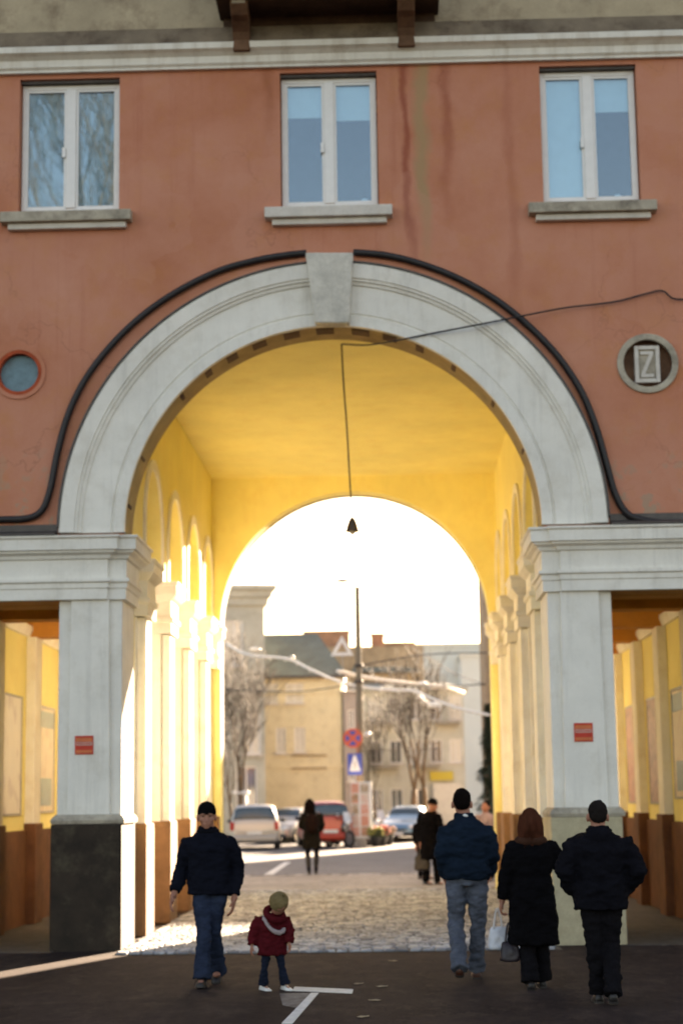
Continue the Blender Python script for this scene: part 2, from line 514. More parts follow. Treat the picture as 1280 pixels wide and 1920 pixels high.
# ================================================================== THE SETTING
D = 21.4                        # facade plane
CX, SPR, RI, RO = -0.70, 5.02, 2.56, 3.36
XL, XR = CX - 2.60, CX + 2.60   # passage faces of the piers
PW = 0.78                       # pier width
AL, AR = CX - 4.75, CX + 4.75   # outer walls of the side aisles
YE = 33.4                       # inner face of the far wall
CEIL = 7.88

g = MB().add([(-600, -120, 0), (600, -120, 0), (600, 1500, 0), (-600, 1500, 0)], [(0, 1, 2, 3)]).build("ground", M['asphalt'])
tag(g, kind="structure", label="dark worn asphalt ground in front of the building")
# street beyond the passage: paving strip, kerb, carriageway
st = MB().box(-60, 60, 41.2, 72, -0.028, 0.004).build("street", M['road']); tag(st, kind="structure", label="grey asphalt street crossing beyond the passage")
pv = MB().box(-60, 60, 34.6, 41.05, -0.02, 0.016).build("pavement", M['paving']); tag(pv, kind="structure", label="pale worn pavement behind the arch")
for k in range(30):
    kb = MB().box(-15 + k * 1.0 + 0.006, -14 + k * 1.0 - 0.006, 41.05, 41.2, -0.02, 0.035).build("kerb_stone", M['setts'], pv, bevel=0.01)
fp = MB().box(-60, 60, 72, 75, -0.028, 0.12).build("pavement", M['paving']); tag(fp, kind="structure", label="sunlit pavement on the far side of the street")
sq = MB().box(-60, 60, 75, 160, -0.028, 0.004).build("street", M['road']); tag(sq, kind="structure", label="asphalt street running on between the far houses")

# cobbled passage floor -------------------------------------------------------
cob = MB().box(XL + 0.02, XR - 0.02, 20.75, 34.58, -0.025, 0.004).build("cobbled_floor", M['mortar'])
tag(cob, kind="structure", label="granite sett floor of the arched passage")
for s in (-1, 1):
    x0, x1 = (AL + 0.02, XL - PW) if s < 0 else (XR + PW, AR - 0.02)
    a_ = MB().box(x0 - 0.0, x1, 21.2, 34.55, -0.025, 0.006).build("aisle_floor", M['mortar']); tag(a_, kind="structure", label="worn dusty walkway through the side aisle")
rs = random.Random(3)
def sett_mesh(mb, cx, cy, w, l, h, r):
    tz = [h + r.uniform(-0.004, 0.004) for _ in range(4)]
    c = 0.014
    xs, ys = (cx - w / 2, cx + w / 2), (cy - l / 2, cy + l / 2)
    vs = [(xs[0], ys[0], 0), (xs[1], ys[0], 0), (xs[1], ys[1], 0), (xs[0], ys[1], 0),
          (xs[0], ys[0], tz[0] - c), (xs[1], ys[0], tz[1] - c), (xs[1], ys[1], tz[2] - c), (xs[0], ys[1], tz[3] - c),
          (xs[0] + c, ys[0] + c, tz[0]), (xs[1] - c, ys[0] + c, tz[1]), (xs[1] - c, ys[1] - c, tz[2]), (xs[0] + c, ys[1] - c, tz[3])]
    fs = [(0, 1, 5, 4), (1, 2, 6, 5), (2, 3, 7, 6), (3, 0, 4, 7), (4, 5, 9, 8), (5, 6, 10, 9), (6, 7, 11, 10), (7, 4, 8, 11), (8, 9, 10, 11)]
    mb.add(vs, fs)
variants = []
for k in range(10):
    b_ = MB(); sett_mesh(b_, 0, 0, rs.uniform(0.118, 0.132), 0.118, 0.026, rs)
    me = b_.mesh("sett"); me.materials.append(M['setts']); variants.append(me)
far_setts = MB()
count = 0
y = 20.82
row = 0
while y < 34.5:
    x = XL + 0.075 + rs.uniform(0, 0.07)
    while x < XR - 0.08:
        if abs(x - (CX - 0.12)) > 0.03 or True:
            if count < 300:
                o = bpy.data.objects.new("sett", variants[rs.randrange(10)]); col.objects.link(o)
                o.location = (x, y + rs.uniform(-0.006, 0.006), 0.004); o.rotation_euler = (rs.uniform(-.03, .03), rs.uniform(-.03, .03), rs.uniform(-.05, .05))
                o.parent = cob; count += 1
            else:
                sett_mesh(far_setts, x + rs.uniform(-.005, .005), y + rs.uniform(-.006, .006), rs.uniform(0.112, 0.138), rs.uniform(0.112, 0.124), 0.026 + rs.uniform(0, 0.005), rs)
        x += rs.uniform(0.130, 0.150)
    y += 0.131; row += 1
fs_ = far_setts.build("sett_field", M['setts'], cob); fs_["kind"] = "stuff"

# painted marks on the forecourt ------------------------------------------------
def ground_quad(name, pix, label, mat=M['white_paint'], z=0.004, cat="road marking"):
    pts = [G(*p) for p in pix]
    n = len(pts)
    o = MB().add([(p.x, p.y, z) for p in pts] + [(p.x, p.y, -0.01) for p in pts],
                 [tuple(range(n))] + [(i, (i + 1) % n, n + (i + 1) % n, n + i) for i in range(n)]).build(name, mat)
    return tag(o, label, cat)
def worn_paint():
    m, nt, b = new_mat("chalky_worn_paint")
    v = coords(nt)
    n = noise_tex(nt, v, 5.5, 6, 0.75)
    c = ramp(nt, n, [(0.40, (0.10, 0.08, 0.07)), (0.58, (0.52, 0.51, 0.48))])
    nt.links.new(c, b.inputs['Base Color']); b.inputs['Roughness'].default_value = 0.9
    return m
M['worn'] = worn_paint()
def worn_paint2():
    m, nt, b = new_mat("faded_paint_patch")
    v = coords(nt)
    n = noise_tex(nt, v, 4.0, 6, 0.75)
    c = ramp(nt, n, [(0.40, (0.085, 0.068, 0.06)), (0.70, (0.24, 0.23, 0.21))])
    nt.links.new(c, b.inputs['Base Color']); b.inputs['Roughness'].default_value = 0.9
    return m
M['worn2'] = worn_paint2()
ground_quad("painted_line", [(552, 1851), (662, 1856), (660, 1863), (549, 1858)], "faded white cross bar painted on asphalt at the child's feet", M['white_paint'], 0.006)
ground_quad("painted_line", [(583, 1863), (597, 1863), (548, 1920), (528, 1920)], "white stripe running from the cross bar over the asphalt", M['white_paint'], 0.008)
ground_quad("paint_patch", [(524, 1863), (588, 1863), (566, 1892), (530, 1885)], "pale rubbed paint patch beside the white stripe", M['worn2'], 0.004)
M['leaf'] = plain("dry_pale_leaf", (0.30, 0.235, 0.16), 0.8, 0, 0.2, 0.2)
for k, (px, py, lab) in enumerate([(736, 1803, "dry pale leaf lying near the edge of the cobbles"), (716, 1851, "dry pale leaf level with the white cross bar"), (702, 1877, "dry pale leaf between the white stripe and the man in jeans"), (681, 1908, "dry pale leaf beside the end of the white stripe"), (672, 1846, "small dry leaf just beyond the white cross bar")]):
    p = G(px, py); r_ = random.Random(k)
    rz_ = r_.uniform(0, 3); n = 8
    vs = []
    for j in range(n):
        t = 2 * math.pi * j / n
        a_, b2 = 0.06 * math.cos(t), 0.035 * math.sin(t) * (1 + 0.3 * math.cos(3 * t))
        vs.append((p.x + a_ * math.cos(rz_) - b2 * math.sin(rz_), p.y + a_ * math.sin(rz_) + b2 * math.cos(rz_), 0.010 + 0.004 * math.cos(2 * t) ** 2))
    vs += [(x, y_, z - 0.004) for x, y_, z in vs]
    o = MB().add(vs + [(p.x, p.y, 0.008), (p.x, p.y, 0.003)], [(j, (j + 1) % n, 2 * n) for j in range(n)] + [(n + (j + 1) % n, n + j, 2 * n + 1) for j in range(n)] + [(j, n + j, n + (j + 1) % n, (j + 1) % n) for j in range(n)]).build("dry_leaf", M['leaf'])
    tag(o, lab, "leaf", "dry leaves on the forecourt")
def street_stripe(pix, label):
    pts = [G(*p) for p in pix]
    n = len(pts)
    o = MB().add([(p.x, p.y, 0.009) for p in pts] + [(p.x, p.y, -0.01) for p in pts],
                 [tuple(range(n))] + [(i, (i + 1) % n, n + (i + 1) % n, n + i) for i in range(n)]).build("painted_line", M['white_paint'])
    tag(o, label, "road marking")
street_stripe([(496, 1640), (512, 1640), (545, 1617), (533, 1617)], "diagonal white line on the shaded street by the parked cars")

# ================================================================== THE ARCHED BUILDING
B = empty("arched_building", (CX, D, 0))
tag(B, "terracotta building with a white arch over a yellow cobbled passage", "building")
def part(mb, name, mat, parent=None, smooth=False, bevel=0.0):
    o = mb.build(name, mat, None, smooth, bevel)
    return under(o, parent or B)
def under(o, p):
    o.parent = p
    bpy.context.view_layer.update()
    o.matrix_parent_inverse = p.matrix_world.inverted()
    return o
def partm(me, name, mat, parent=None, smooth=False, bevel=0.0):
    me.materials.clear()
    return under(link(name, me, mat, None, smooth, bevel), parent or B)

bpy.context.view_layer.update()
X0, X1 = -16.0, 15.0
M['rear'] = plaster("dull_brown_grey_render", (0.20, 0.165, 0.14), 0.2, 1.0, None, 0)
WZ = 11.02                      # underside of the string course
# ---- terracotta wall with arch, windows and roundels cut out
wall = MB().box(X0, X1, D, D + 0.62, 4.99, WZ)
cutter = MB()
cutter.prism_xz([(CX - RI - 0.03, 4.0)] + arc_pts(CX, SPR, RI + 0.03, math.pi, 0, 48) + [(CX + RI + 0.03, 4.0)], D - 0.5, D + 1.2)
WINS = [(-4.65, -3.36, 9.19, 10.96), (-1.30, -0.06, 9.17, 10.96), (2.02, 3.25, 9.15, 10.96)]
for (a, b_, z0, z1) in WINS:
    cutter.box(a, b_, D - 0.5, D + 1.2, z0, z1)
LR, RR = P(36, 699, D), P(1213, 682, D)
RAD_L, RAD_R = 0.30, 0.33
for c_, r_ in ((LR, RAD_L), (RR, RAD_R)):
    cutter.prism_xz([(c_.x + r_ * math.cos(t * math.pi / 18), c_.z + r_ * math.sin(t * math.pi / 18)) for t in range(36)], D - 0.5, D + 0.16)
partm(cut(wall, cutter, "facade_wall"), "facade_wall", M['terra'])
# upper storey, roof, closed rear
upper = MB().box(X0, X1, D + 0.06, D + 0.62, WZ + 0.3, 15.5)
part(upper, "upper_wall", M['beige_wall'])
part(MB().box(X0 - 0.4, X1 + 0.4, D - 0.5, YE + 1.1, 15.5, 15.8), "roof", M['metal_dark'])
back = MB().box(X0, X1, YE, YE + 0.45, 0, 15.5)
bc = MB().prism_xz([(CX - RI, -1)] + arc_pts(CX, SPR, RI, math.pi, 0, 48) + [(CX + RI, -1)], YE - 1, YE + 2)
bc.box(AL, XL - PW, YE - 1, YE + 2, -1, 4.2); bc.box(XR + PW, AR, YE - 1, YE + 2, -1, 4.2)
partm(cut(back, bc, "rear_wall"), "rear_wall", M['yellow'])
partm(cut(MB().box(X0, X1, YE + 0.453, YE + 0.62, 0, 15.5), bc, "rear_facing"), "rear_facing", M['rear'])
for x in (X0, X1 - 0.5):
    part(MB().box(x + (0.005 if x < 0 else -0.005), x + 0.5 + (0.005 if x < 0 else -0.005), D + 0.6, YE + 0.01, 0.0, 15.49), "side_wall", M['terra'])
# white ring on the rear arch, street side
ring = MB()
rr = [(RI - 0.0, 0.0), (RI - 0.0, 0.09), (RI + 0.3, 0.09), (RI + 0.3, 0.0)]
ring.loft([[(CX + r * math.cos(t), YE + 0.61 + o, SPR + r * math.sin(t)) for r, o in rr] for t in [math.pi * k / 40 for k in range(41)]])
part(ring, "rear_archivolt", M['white'])

# ---- string course under the upper storey (front), dirty sloping ledge above it
prof = [(0.0, WZ), (0.07, WZ), (0.07, WZ + 0.03), (0.10, WZ + 0.06), (0.10, WZ + 0.15), (0.15, WZ + 0.19), (0.20, WZ + 0.22), (0.20, WZ + 0.30), (0.0, WZ + 0.33)]
part(sweep(MB(), prof, [(X0, D), (X1, D)]), "string_course", M['white_streak'])
prof = [(-0.02, WZ + 0.332), (0.17, WZ + 0.312), (0.12, WZ + 0.42), (0.06, WZ + 0.56), (-0.03, WZ + 0.58)]
part(sweep(MB(), prof, [(X0, D), (X1, D)]), "weathered_ledge", M['ledge_dirty'])

# ---- balcony
bal = empty("balcony", (P(610, 60, D).x, D, 11.7)); under(bal, B)
bx0, bx1 = P(412, 40, D).x, P(822, 40, D).x
part(MB().box(bx0, bx1, D - 0.95, D + 0.06, 11.72, 11.9), "balcony_slab", M['balcony'], bal, bevel=0.015)
part(MB().box(bx0 + 0.05, bx1 - 0.05, D - 0.02, D + 0.055, 11.52, 11.718), "balcony_back_beam", M['balcony'], bal)
part(MB().box(bx0 + 0.03, bx1 - 0.03, D - 0.92, D - 0.80, 11.905, 12.9), "parapet", M['beige_wall'], bal)
for px in (455, 760):
    cx = P(px, 30, D).x
    pr = [(D + 0.04, 11.715), (D - 0.62, 11.715), (D - 0.62, 11.62), (D - 0.52, 11.53), (D - 0.40, 11.50), (D - 0.26, 11.42), (D - 0.20, 11.34), (D - 0.205, 11.2), (D - 0.02, 11.2), (D + 0.04, 11.5)]
    br = part(MB().prism_yz(pr, cx - 0.11, cx + 0.11), "bracket", M['bracket'], bal, bevel=0.012)
    part(MB().box(cx - 0.085, cx + 0.085, D - 0.645, D - 0.615, 11.63, 11.70), "bracket_end", M['sill'], br)

# ---- archivolt
ap = [(RI, 0.0), (RI, 0.085), (RI + 0.13, 0.085), (RI + 0.145, 0.052), (RI + 0.165, 0.05), (RI + 0.17, 0.066), (RI + 0.52, 0.066), (RI + 0.53, 0.09), (RI + 0.565, 0.10), (RI + 0.575, 0.125), (RI + 0.605, 0.125), (RI + 0.61, 0.145), (RO - 0.02, 0.16), (RO, 0.14), (RO, 0.0)]
def ring_sweep(ap, a0, a1, n, ybase):
    return MB().loft([[(CX + r * math.cos(t), ybase - o, SPR + r * math.sin(t)) for r, o in ap] for t in [a0 + (a1 - a0) * k / n for k in range(n + 1)]])
part(ring_sweep(ap, 0.0, math.pi, 96, D), "archivolt", M['white'])
fl = [(RO + 0.002, 0.0), (RO + 0.002, 0.17), (RO + 0.022, 0.17), (RO + 0.03, 0.0)]
part(ring_sweep(fl, 0.02, math.pi - 0.02, 96, D), "arch_flashing", M['metal_dark'])
# soffit of the front wall and the patches where its plaster has come off
sof = MB().loft([[(CX + r * math.cos(t), yy, SPR + r * math.sin(t)) for r, yy in ((RI + 0.002, D + 0.003), (RI + 0.028, D + 0.003), (RI + 0.028, D + 0.62), (RI + 0.002, D + 0.62))] for t in [math.pi * k / 72 for k in range(73)]])
soff = part(sof, "arch_soffit", M['soffit'])
for k, (a0, w_) in enumerate([(64, 2.4), (73, 4.0), (81.5, 5.0), (91.5, 5.0), (101, 4.6), (110.5, 4.2), (119, 3.4), (127, 2.2), (137, 1.2), (158, 0.8), (172, 0.9), (53, 1.4), (38, 1.0), (22, 0.8)]):
    t0, t1 = R(a0 - w_ / 2), R(a0 + w_ / 2)
    mb = MB().loft([[(CX + r * math.cos(t), yy, SPR + r * math.sin(t)) for r, yy in ((RI - 0.012, D + 0.05), (RI + 0.001, D + 0.05), (RI + 0.001, D + 0.30), (RI - 0.012, D + 0.30))] for t in [t0 + (t1 - t0) * q / 4 for q in range(5)]])
    part(mb, "exposed_brick", M['patch'], soff)
# keystone
k0, k1, k2, k3 = P(572, 473, D - 0.3), P(662, 473, D - 0.3), P(655, 604, D - 0.25), P(590, 604, D - 0.25)
kb = MB().loft([[(k3.x, D - 0.22, k3.z), (k2.x, D - 0.22, k2.z), (k2.x, D + 0.02, k2.z), (k3.x, D + 0.02, k3.z)],
                [(k0.x * 0.6 + k3.x * 0.4, D - 0.27, (k0.z * 0.6 + k3.z * 0.4)), (k1.x * 0.6 + k2.x * 0.4, D - 0.27, (k1.z * 0.6 + k2.z * 0.4)), (k1.x * 0.6 + k2.x * 0.4, D + 0.02, (k1.z * 0.6 + k2.z * 0.4)), (k0.x * 0.6 + k3.x * 0.4, D + 0.02, (k0.z * 0.6 + k3.z * 0.4))],
                [(k0.x, D - 0.30, k0.z), (k1.x, D - 0.30, k1.z), (k1.x, D + 0.02, k1.z), (k0.x, D + 0.02, k0.z)]])
part(kb, "keystone", M['keystone'], bevel=0.02)

# ---- entablature over the aisle openings, returning into the passage
ent = [(-0.05, 4.20), (0.05, 4.20), (0.05, 4.33), (0.065, 4.34), (0.065, 4.40), (0.095, 4.415), (0.095, 4.455), (0.055, 4.46), (0.055, 4.69), (0.085, 4.70), (0.10, 4.74), (0.155, 4.77), (0.155, 4.79), (0.19, 4.80), (0.19, 4.93), (0.215, 4.95), (0.215, 4.975), (0.0, 4.99), (-0.05, 4.988)]
YP = D + 1.05
part(sweep(MB(), ent, [(X0, D), (XL - 0.22, D), (XL - 0.22, D + 0.06), (XL, D + 0.06), (XL, YP), (XL - PW + 0.1, YP)]), "entablature", M['white'])
part(sweep(MB(), ent, [(XR + PW - 0.1, YP), (XR, YP), (XR, D + 0.06), (XR + 0.22, D + 0.06), (XR + 0.22, D), (X1, D)]), "entablature", M['white'])
fp_ = [(0.0, 4.992), (0.23, 4.982), (0.23, 5.0), (0.02, 5.06), (0.02, 5.14), (0.0, 5.14)]
part(sweep(MB(), fp_, [(X0, D), (CX - RO - 0.035, D)]), "ledge_flashing", M['metal_dark'])
part(sweep(MB(), fp_, [(CX + RO + 0.035, D), (X1, D)]), "ledge_flashing", M['metal_dark'])
# solid lintel behind the entablature
part(MB().box(X0, XL - 0.06, D + 0.06, D + 0.6, 4.205, 4.985), "lintel", M['ochre_dark'])
part(MB().box(XR + 0.06, X1, D + 0.06, D + 0.6, 4.205, 4.985), "lintel", M['ochre_dark'])
# facade piers
def front_pier(s):
    xi = XL if s < 0 else XR                     # passage face
    xo = xi + s * PW
    lo, hi = min(xi, xo), max(xi, xo)
    p = part(MB().box(lo, hi, D + 0.06, YP, 1.5, 4.199), "pier", M['white'], bevel=0.012)
    # projecting pilaster strip, slightly wider at its foot
    c = (lo + hi) / 2 - s * 0.02 * 0
    pil = MB().loft([[(c - 0.26, D, 1.5), (c + 0.26, D, 1.5), (c + 0.26, D + 0.08, 1.5), (c - 0.26, D + 0.08, 1.5)],
                     [(c - 0.235, D, 4.199), (c + 0.235, D, 4.199), (c + 0.235, D + 0.08, 4.199), (c - 0.235, D + 0.08, 4.199)]])
    part(pil, "pilaster", M['white'], p, bevel=0.008)
    # skirting roll where render meets plinth
    part(sweep(MB(), [(-0.02, 1.49), (0.05, 1.49), (0.06, 1.53), (0.035, 1.57), (0.0, 1.60), (-0.02, 1.60)], [(lo, YP), (lo, D), (hi, D), (hi, YP)]), "base_moulding", M['sill'], p)
    pl = part(MB().box(lo - 0.055, hi + 0.02, D - 0.055, YP + 0.03, -0.02, 1.488), "plinth", M['plinth_dark'] if s < 0 else M['plinth_glow'], p, bevel=0.02)
    return p
front_pier(-1); front_pier(1)
# outer facade piers beyond the frame carry the entablature on
for x in (AL - 0.9, AR + 0.1, -10.5, 9.0):
    p = part(MB().box(x, x + 0.8, D + 0.02, D + 0.62, 1.5, 4.199), "pier", M['white'])
    part(MB().box(x - 0.05, x + 0.85, D - 0.04, D + 0.66, -0.02, 1.498), "plinth", M['plinth_dark'], p)

# ---- arcades: piers with plinth, capital; wall with arched openings above
PIERS = [(23.45, 24.20), (26.0, 26.75), (28.55, 29.30), (31.1, 31.85)]
cap_prof = [(-0.02, 4.20), (0.04, 4.20), (0.04, 4.36), (0.07, 4.38), (0.07, 4.44), (0.035, 4.45), (0.035, 4.68), (0.08, 4.72), (0.13, 4.78), (0.13, 4.90), (0.15, 4.93), (0.15, 4.96), (-0.02, 4.985)]
for s in (-1, 1):
    xi = XL if s < 0 else XR
    xw = xi + s * 0.12                             # arcade wall face, set back behind the pilasters
    xo = xi + s * PW
    lo, hi = min(xw, xo), max(xw, xo)
    aw = MB().box(lo, hi, D + 0.61, YE + 0.02, 4.98, CEIL + 0.06)
    ac = MB()
    opens = [(PIERS[i][1], (PIERS[i + 1][0] if i < 3 else YE - 0.12)) for i in range(4)]
    for (a, b_) in opens:
        r_ = (b_ - a) / 2 - 0.01
        ac.prism_yz([(a + 0.01, 4.5)] + [((a + b_) / 2 - r_ * math.cos(math.pi * k / 20), 6.5 - r_ + r_ * math.sin(math.pi * k / 20)) for k in range(21)] + [(b_ - 0.01, 4.5)], lo - 0.3, hi + 0.3)
    arc = partm(cut(aw, ac, "arcade_wall"), "arcade_wall", M['yellow'])
    # pale archivolt bands round each opening, standing 35 mm proud
    for (a, b_) in opens:
        r_ = (b_ - a) / 2 - 0.01
        cy, cz = (a + b_) / 2, 6.5 - r_
        pr = [(r_ - 0.01, 0.0), (r_ - 0.01, 0.035), (r_ + 0.14, 0.035), (r_ + 0.14, 0.0)]
        rings = [[(xw - s * o, cy - r * math.cos(t), cz + r * math.sin(t)) for r, o in pr] for t in [math.pi * k / 28 for k in range(29)]]
        foot0 = [(xw - s * o, cy - r, 4.99) for r, o in pr]; foot1 = [(xw - s * o, cy + r, 4.99) for r, o in pr]
        part(MB().loft([foot0] + rings + [foot1]), "arch_band", M['cream'], arc)
        xa_, xb_ = xw + s * 0.20, xw + s * 0.30
        lp_ = [(cy - r_ - 0.005, 4.97)] + [(cy - (r_ + 0.005) * math.cos(math.pi * k / 20), cz + (r_ + 0.005) * math.sin(math.pi * k / 20)) for k in range(21)] + [(cy + r_ + 0.005, 4.97)]
        part(MB().prism_yz(lp_, min(xa_, xb_), max(xa_, xb_)), "lunette", M['yellow'], arc)
    # closed first bay: recessed yellow panel between front pier and first arcade pier
    part(MB().box(lo + 0.02, hi - 0.02, YP - 0.02, PIERS[0][0] + 0.02, 0.0, 4.99), "bay_panel", M['yellow'])
    part(MB().box(lo - 0.005, hi + 0.005, YP + 0.03, PIERS[0][0] - 0.03, 0.0, 1.45), "bay_plinth", M['plinth'])
    for (a, b_) in PIERS:
        p = part(MB().box(lo, hi, a, b_, 1.45, 4.98), "arcade_pier", M['cream'], bevel=0.012)
        xa, xb = (xi, xw + s * 0.02)
        l2, h2 = min(xa, xb), max(xa, xb)
        part(MB().box(l2, h2, a + 0.11, b_ - 0.11, 1.45, 4.2), "pilaster", M['cream'], p, bevel=0.015)
        l3, h3 = min(xi, xo), max(xi, xo)
        part(sweep(MB(), cap_prof, [(l3, a), (h3, a), (h3, b_), (l3, b_)], True), "capital", M['cream'], p)
        part(MB().box(l3 + 0.02, h3 - 0.02, a + 0.02, b_ - 0.02, 4.21, 4.975), "capital_core", M['cream'], p)
        part(MB().prism_yz([(a - 0.03, 0), (b_ + 0.03, 0), (b_ + 0.03, 1.38), (b_ - 0.01, 1.46), (a + 0.01, 1.46), (a - 0.03, 1.38)], l3 - 0.03, h3 + 0.03), "plinth", M['plinth'], p, bevel=0.02)
    # half pier against the far wall
    hp = part(MB().box(lo, hi, YE - 0.28, YE + 0.001, 0.0, 4.98), "end_pier", M['cream'], bevel=0.01)
    l3, h3 = min(xi, xo), max(xi, xo)
    part(sweep(MB(), cap_prof, [(h3, YE - 0.30), (h3, YE), (l3, YE), (l3, YE - 0.30)], True) if False else sweep(MB(), cap_prof, [(l3, YE), (l3, YE - 0.30), (h3, YE - 0.30), (h3, YE)] ), "capital", M['cream'], hp)
    part(MB().box(l3 + 0.02, h3 - 0.02, YE - 0.28, YE - 0.002, 4.21, 4.975), "capital_core", M['cream'], hp)
    part(MB().box(l3 - 0.02, h3 + 0.02, YE - 0.31, YE - 0.003, -0.01, 1.45), "plinth", M['plinth'], hp, bevel=0.015)
    # aisle: outer wall, ceiling, cross beams with wall pilasters
    ax = AL if s < 0 else AR
    aw2 = part(MB().box(min(ax, ax + s * 0.5), max(ax, ax + s * 0.5), D + 0.62, YE, 0.0, 7.2), "aisle_wall", M['yellow'])
    part(MB().box(min(ax, xo + s * 0.003), max(ax, xo + s * 0.003), D + 0.62, YE, 6.75, 6.95), "aisle_ceiling", M['yellow'])
    part(sweep(MB(), [(0, 4.2), (0.05, 4.2), (0.09, 4.3), (0.09, 4.36), (0, 4.4)], [(ax, D + 0.65), (ax, YE - 0.01)] if s < 0 else [(ax, YE - 0.01), (ax, D + 0.65)]), "wall_moulding", M['cream'], aw2)
    part(MB().box(min(ax, ax - s * 0.05), max(ax, ax - s * 0.05), D + 0.65, YE - 0.01, 0.0, 1.35), "dado", M['dado'], aw2)
    for (a, b_) in PIERS + [(D + 0.66, YP)]:
        m_ = (a + b_) / 2
        part(MB().box(min(ax, ax - s * 0.14), max(ax, ax - s * 0.14), m_ - 0.24, m_ + 0.24, 1.2, 4.2), "wall_pilaster", M['cream'], aw2, bevel=0.01)
        part(MB().box(min(ax, ax - s * 0.18), max(ax, ax - s * 0.18), m_ - 0.28, m_ + 0.28, 0.0, 1.45), "wall_plinth", M['dado'], aw2, bevel=0.015)
        part(MB().box(min(ax, xo), max(ax, xo), m_ - 0.22, m_ + 0.22, 4.2 + (0.002 if a < 22.5 else 0), 4.72), "cross_beam", M['ochre_dark'])
    part(MB().box(min(ax, xo), max(ax, xo), D + 0.6, YE, 4.72, 4.80), "aisle_vault_deck", M['yellow'])
# ceiling of the passage and floor above
part(MB().box(XL - 0.9, XR + 0.9, D + 0.6, YE + 0.01, CEIL - 0.002, CEIL + 0.25), "passage_ceiling", M['yellow'])
part(MB().box(XL - 0.1, XR + 0.1, D + 0.6, D + 1.06, CEIL - 0.16, CEIL), "ceiling_beam", M['yellow'])

# ---- windows
def window(i, a, b_, z0, z1, blinds, sill_mat):
    w = empty("window", ((a + b_) / 2, D, z0)); under(w, B)
    yf = D + 0.13
    t = 0.062
    fr = MB()
    fr.box(a + 0.01, a + t, yf, yf + 0.07, z0 + 0.01, z1 - 0.035)
    fr.box(b_ - t, b_ - 0.01, yf, yf + 0.07, z0 + 0.01, z1 - 0.035)
    mx = (a + b_) / 2 + 0.0
    fr.box(mx - 0.064, mx + 0.064, yf - 0.012, yf + 0.07, z0 + t + 0.01, z1 - t - 0.035)
    fr.box(a + t, b_ - t, yf + 0.001, yf + 0.069, z0 + 0.011, z0 + t + 0.01)
    fr.box(a + t, b_ - t, yf + 0.001, yf + 0.069, z1 - t - 0.035, z1 - 0.0351)
    part(fr, "frame", M['pvc'], w, bevel=0.008)
    part(MB().box(a + 0.005, b_ - 0.005, D + 0.05, D + 0.5, z1 - 0.032, z1 - 0.002), "lintel_shadow_strip", M['metal_dark'], w)  # dark strip standing in for the shadow under the lintel
    for k, (pa, pb) in enumerate(((a + t, mx - 0.064), (mx + 0.064, b_ - t))):
        part(MB().box(pa, pb, yf + 0.03, yf + 0.042, z0 + t + 0.01, z1 - t - 0.035), "pane", M['glass'], w)
        # inner sash lip
        lip = MB()
        for (q0, q1, r0, r1) in ((pa, pa + 0.03, z0 + t + 0.01, z1 - t - 0.035), (pb - 0.03, pb, z0 + t + 0.01, z1 - t - 0.035), (pa + 0.03, pb - 0.03, z0 + t + 0.01, z0 + t + 0.04), (pa + 0.03, pb - 0.03, z1 - t - 0.065, z1 - t - 0.035)):
            lip.box(q0, q1, yf + 0.012, yf + 0.029, r0, r1)
        part(lip, "sash", M['pvc'], w)
        if blinds[k] > 0:
            h = (z1 - z0 - 2 * t - 0.035) * blinds[k]
            part(MB().box(pa + 0.005, pb - 0.005, yf + 0.072, yf + 0.078, z1 - t - 0.035 - h, z1 - t - 0.035), "blind", M['sky_reflect'] if i == 0 else M['blind'], w)  # left window: added grey sheet for the sky reflection, not a blind
    part(MB().box(a - 0.2, b_ + 0.2, D + 1.9, D + 1.95, z0 - 0.2, z1 + 0.2), "room_back", M['room'], w)
    part(MB().box(mx - 0.11, mx - 0.065, yf - 0.03, yf - 0.012, z0 + 0.75, z0 + 0.88), "handle", M['pvc'], w)
    s0, s1 = a - 0.2, b_ + 0.17
    sl = part(MB().loft([[(s0, D - 0.17, z0 - 0.19), (s1, D - 0.17, z0 - 0.19), (s1, D + 0.14, z0 - 0.19), (s0, D + 0.14, z0 - 0.19)], [(s0, D - 0.17, z0 - 0.055), (s1, D - 0.17, z0 - 0.055), (s1, D + 0.14, z0 - 0.003), (s0, D + 0.14, z0 - 0.003)]]), "sill", sill_mat, w, bevel=0.012)
    part(MB().box(s0 + 0.09, s1 - 0.07, D - 0.10, D + 0.01, z0 - 0.27, z0 - 0.191), "sill_moulding", M['sill_white'], w, bevel=0.012)
    return w
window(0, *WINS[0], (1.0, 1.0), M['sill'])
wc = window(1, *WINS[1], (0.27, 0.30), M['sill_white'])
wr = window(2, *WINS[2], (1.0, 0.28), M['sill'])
# small pale things on the inner sills of two windows
part(MB().ell((-0.24, D + 0.32, 9.31), (0.06, 0.03, 0.055)), "ornament", M['blind'], wc, True)
part(MB().ell((3.0, D + 0.32, 9.29), (0.06, 0.03, 0.05)), "ornament", M['blind'], wr, True)

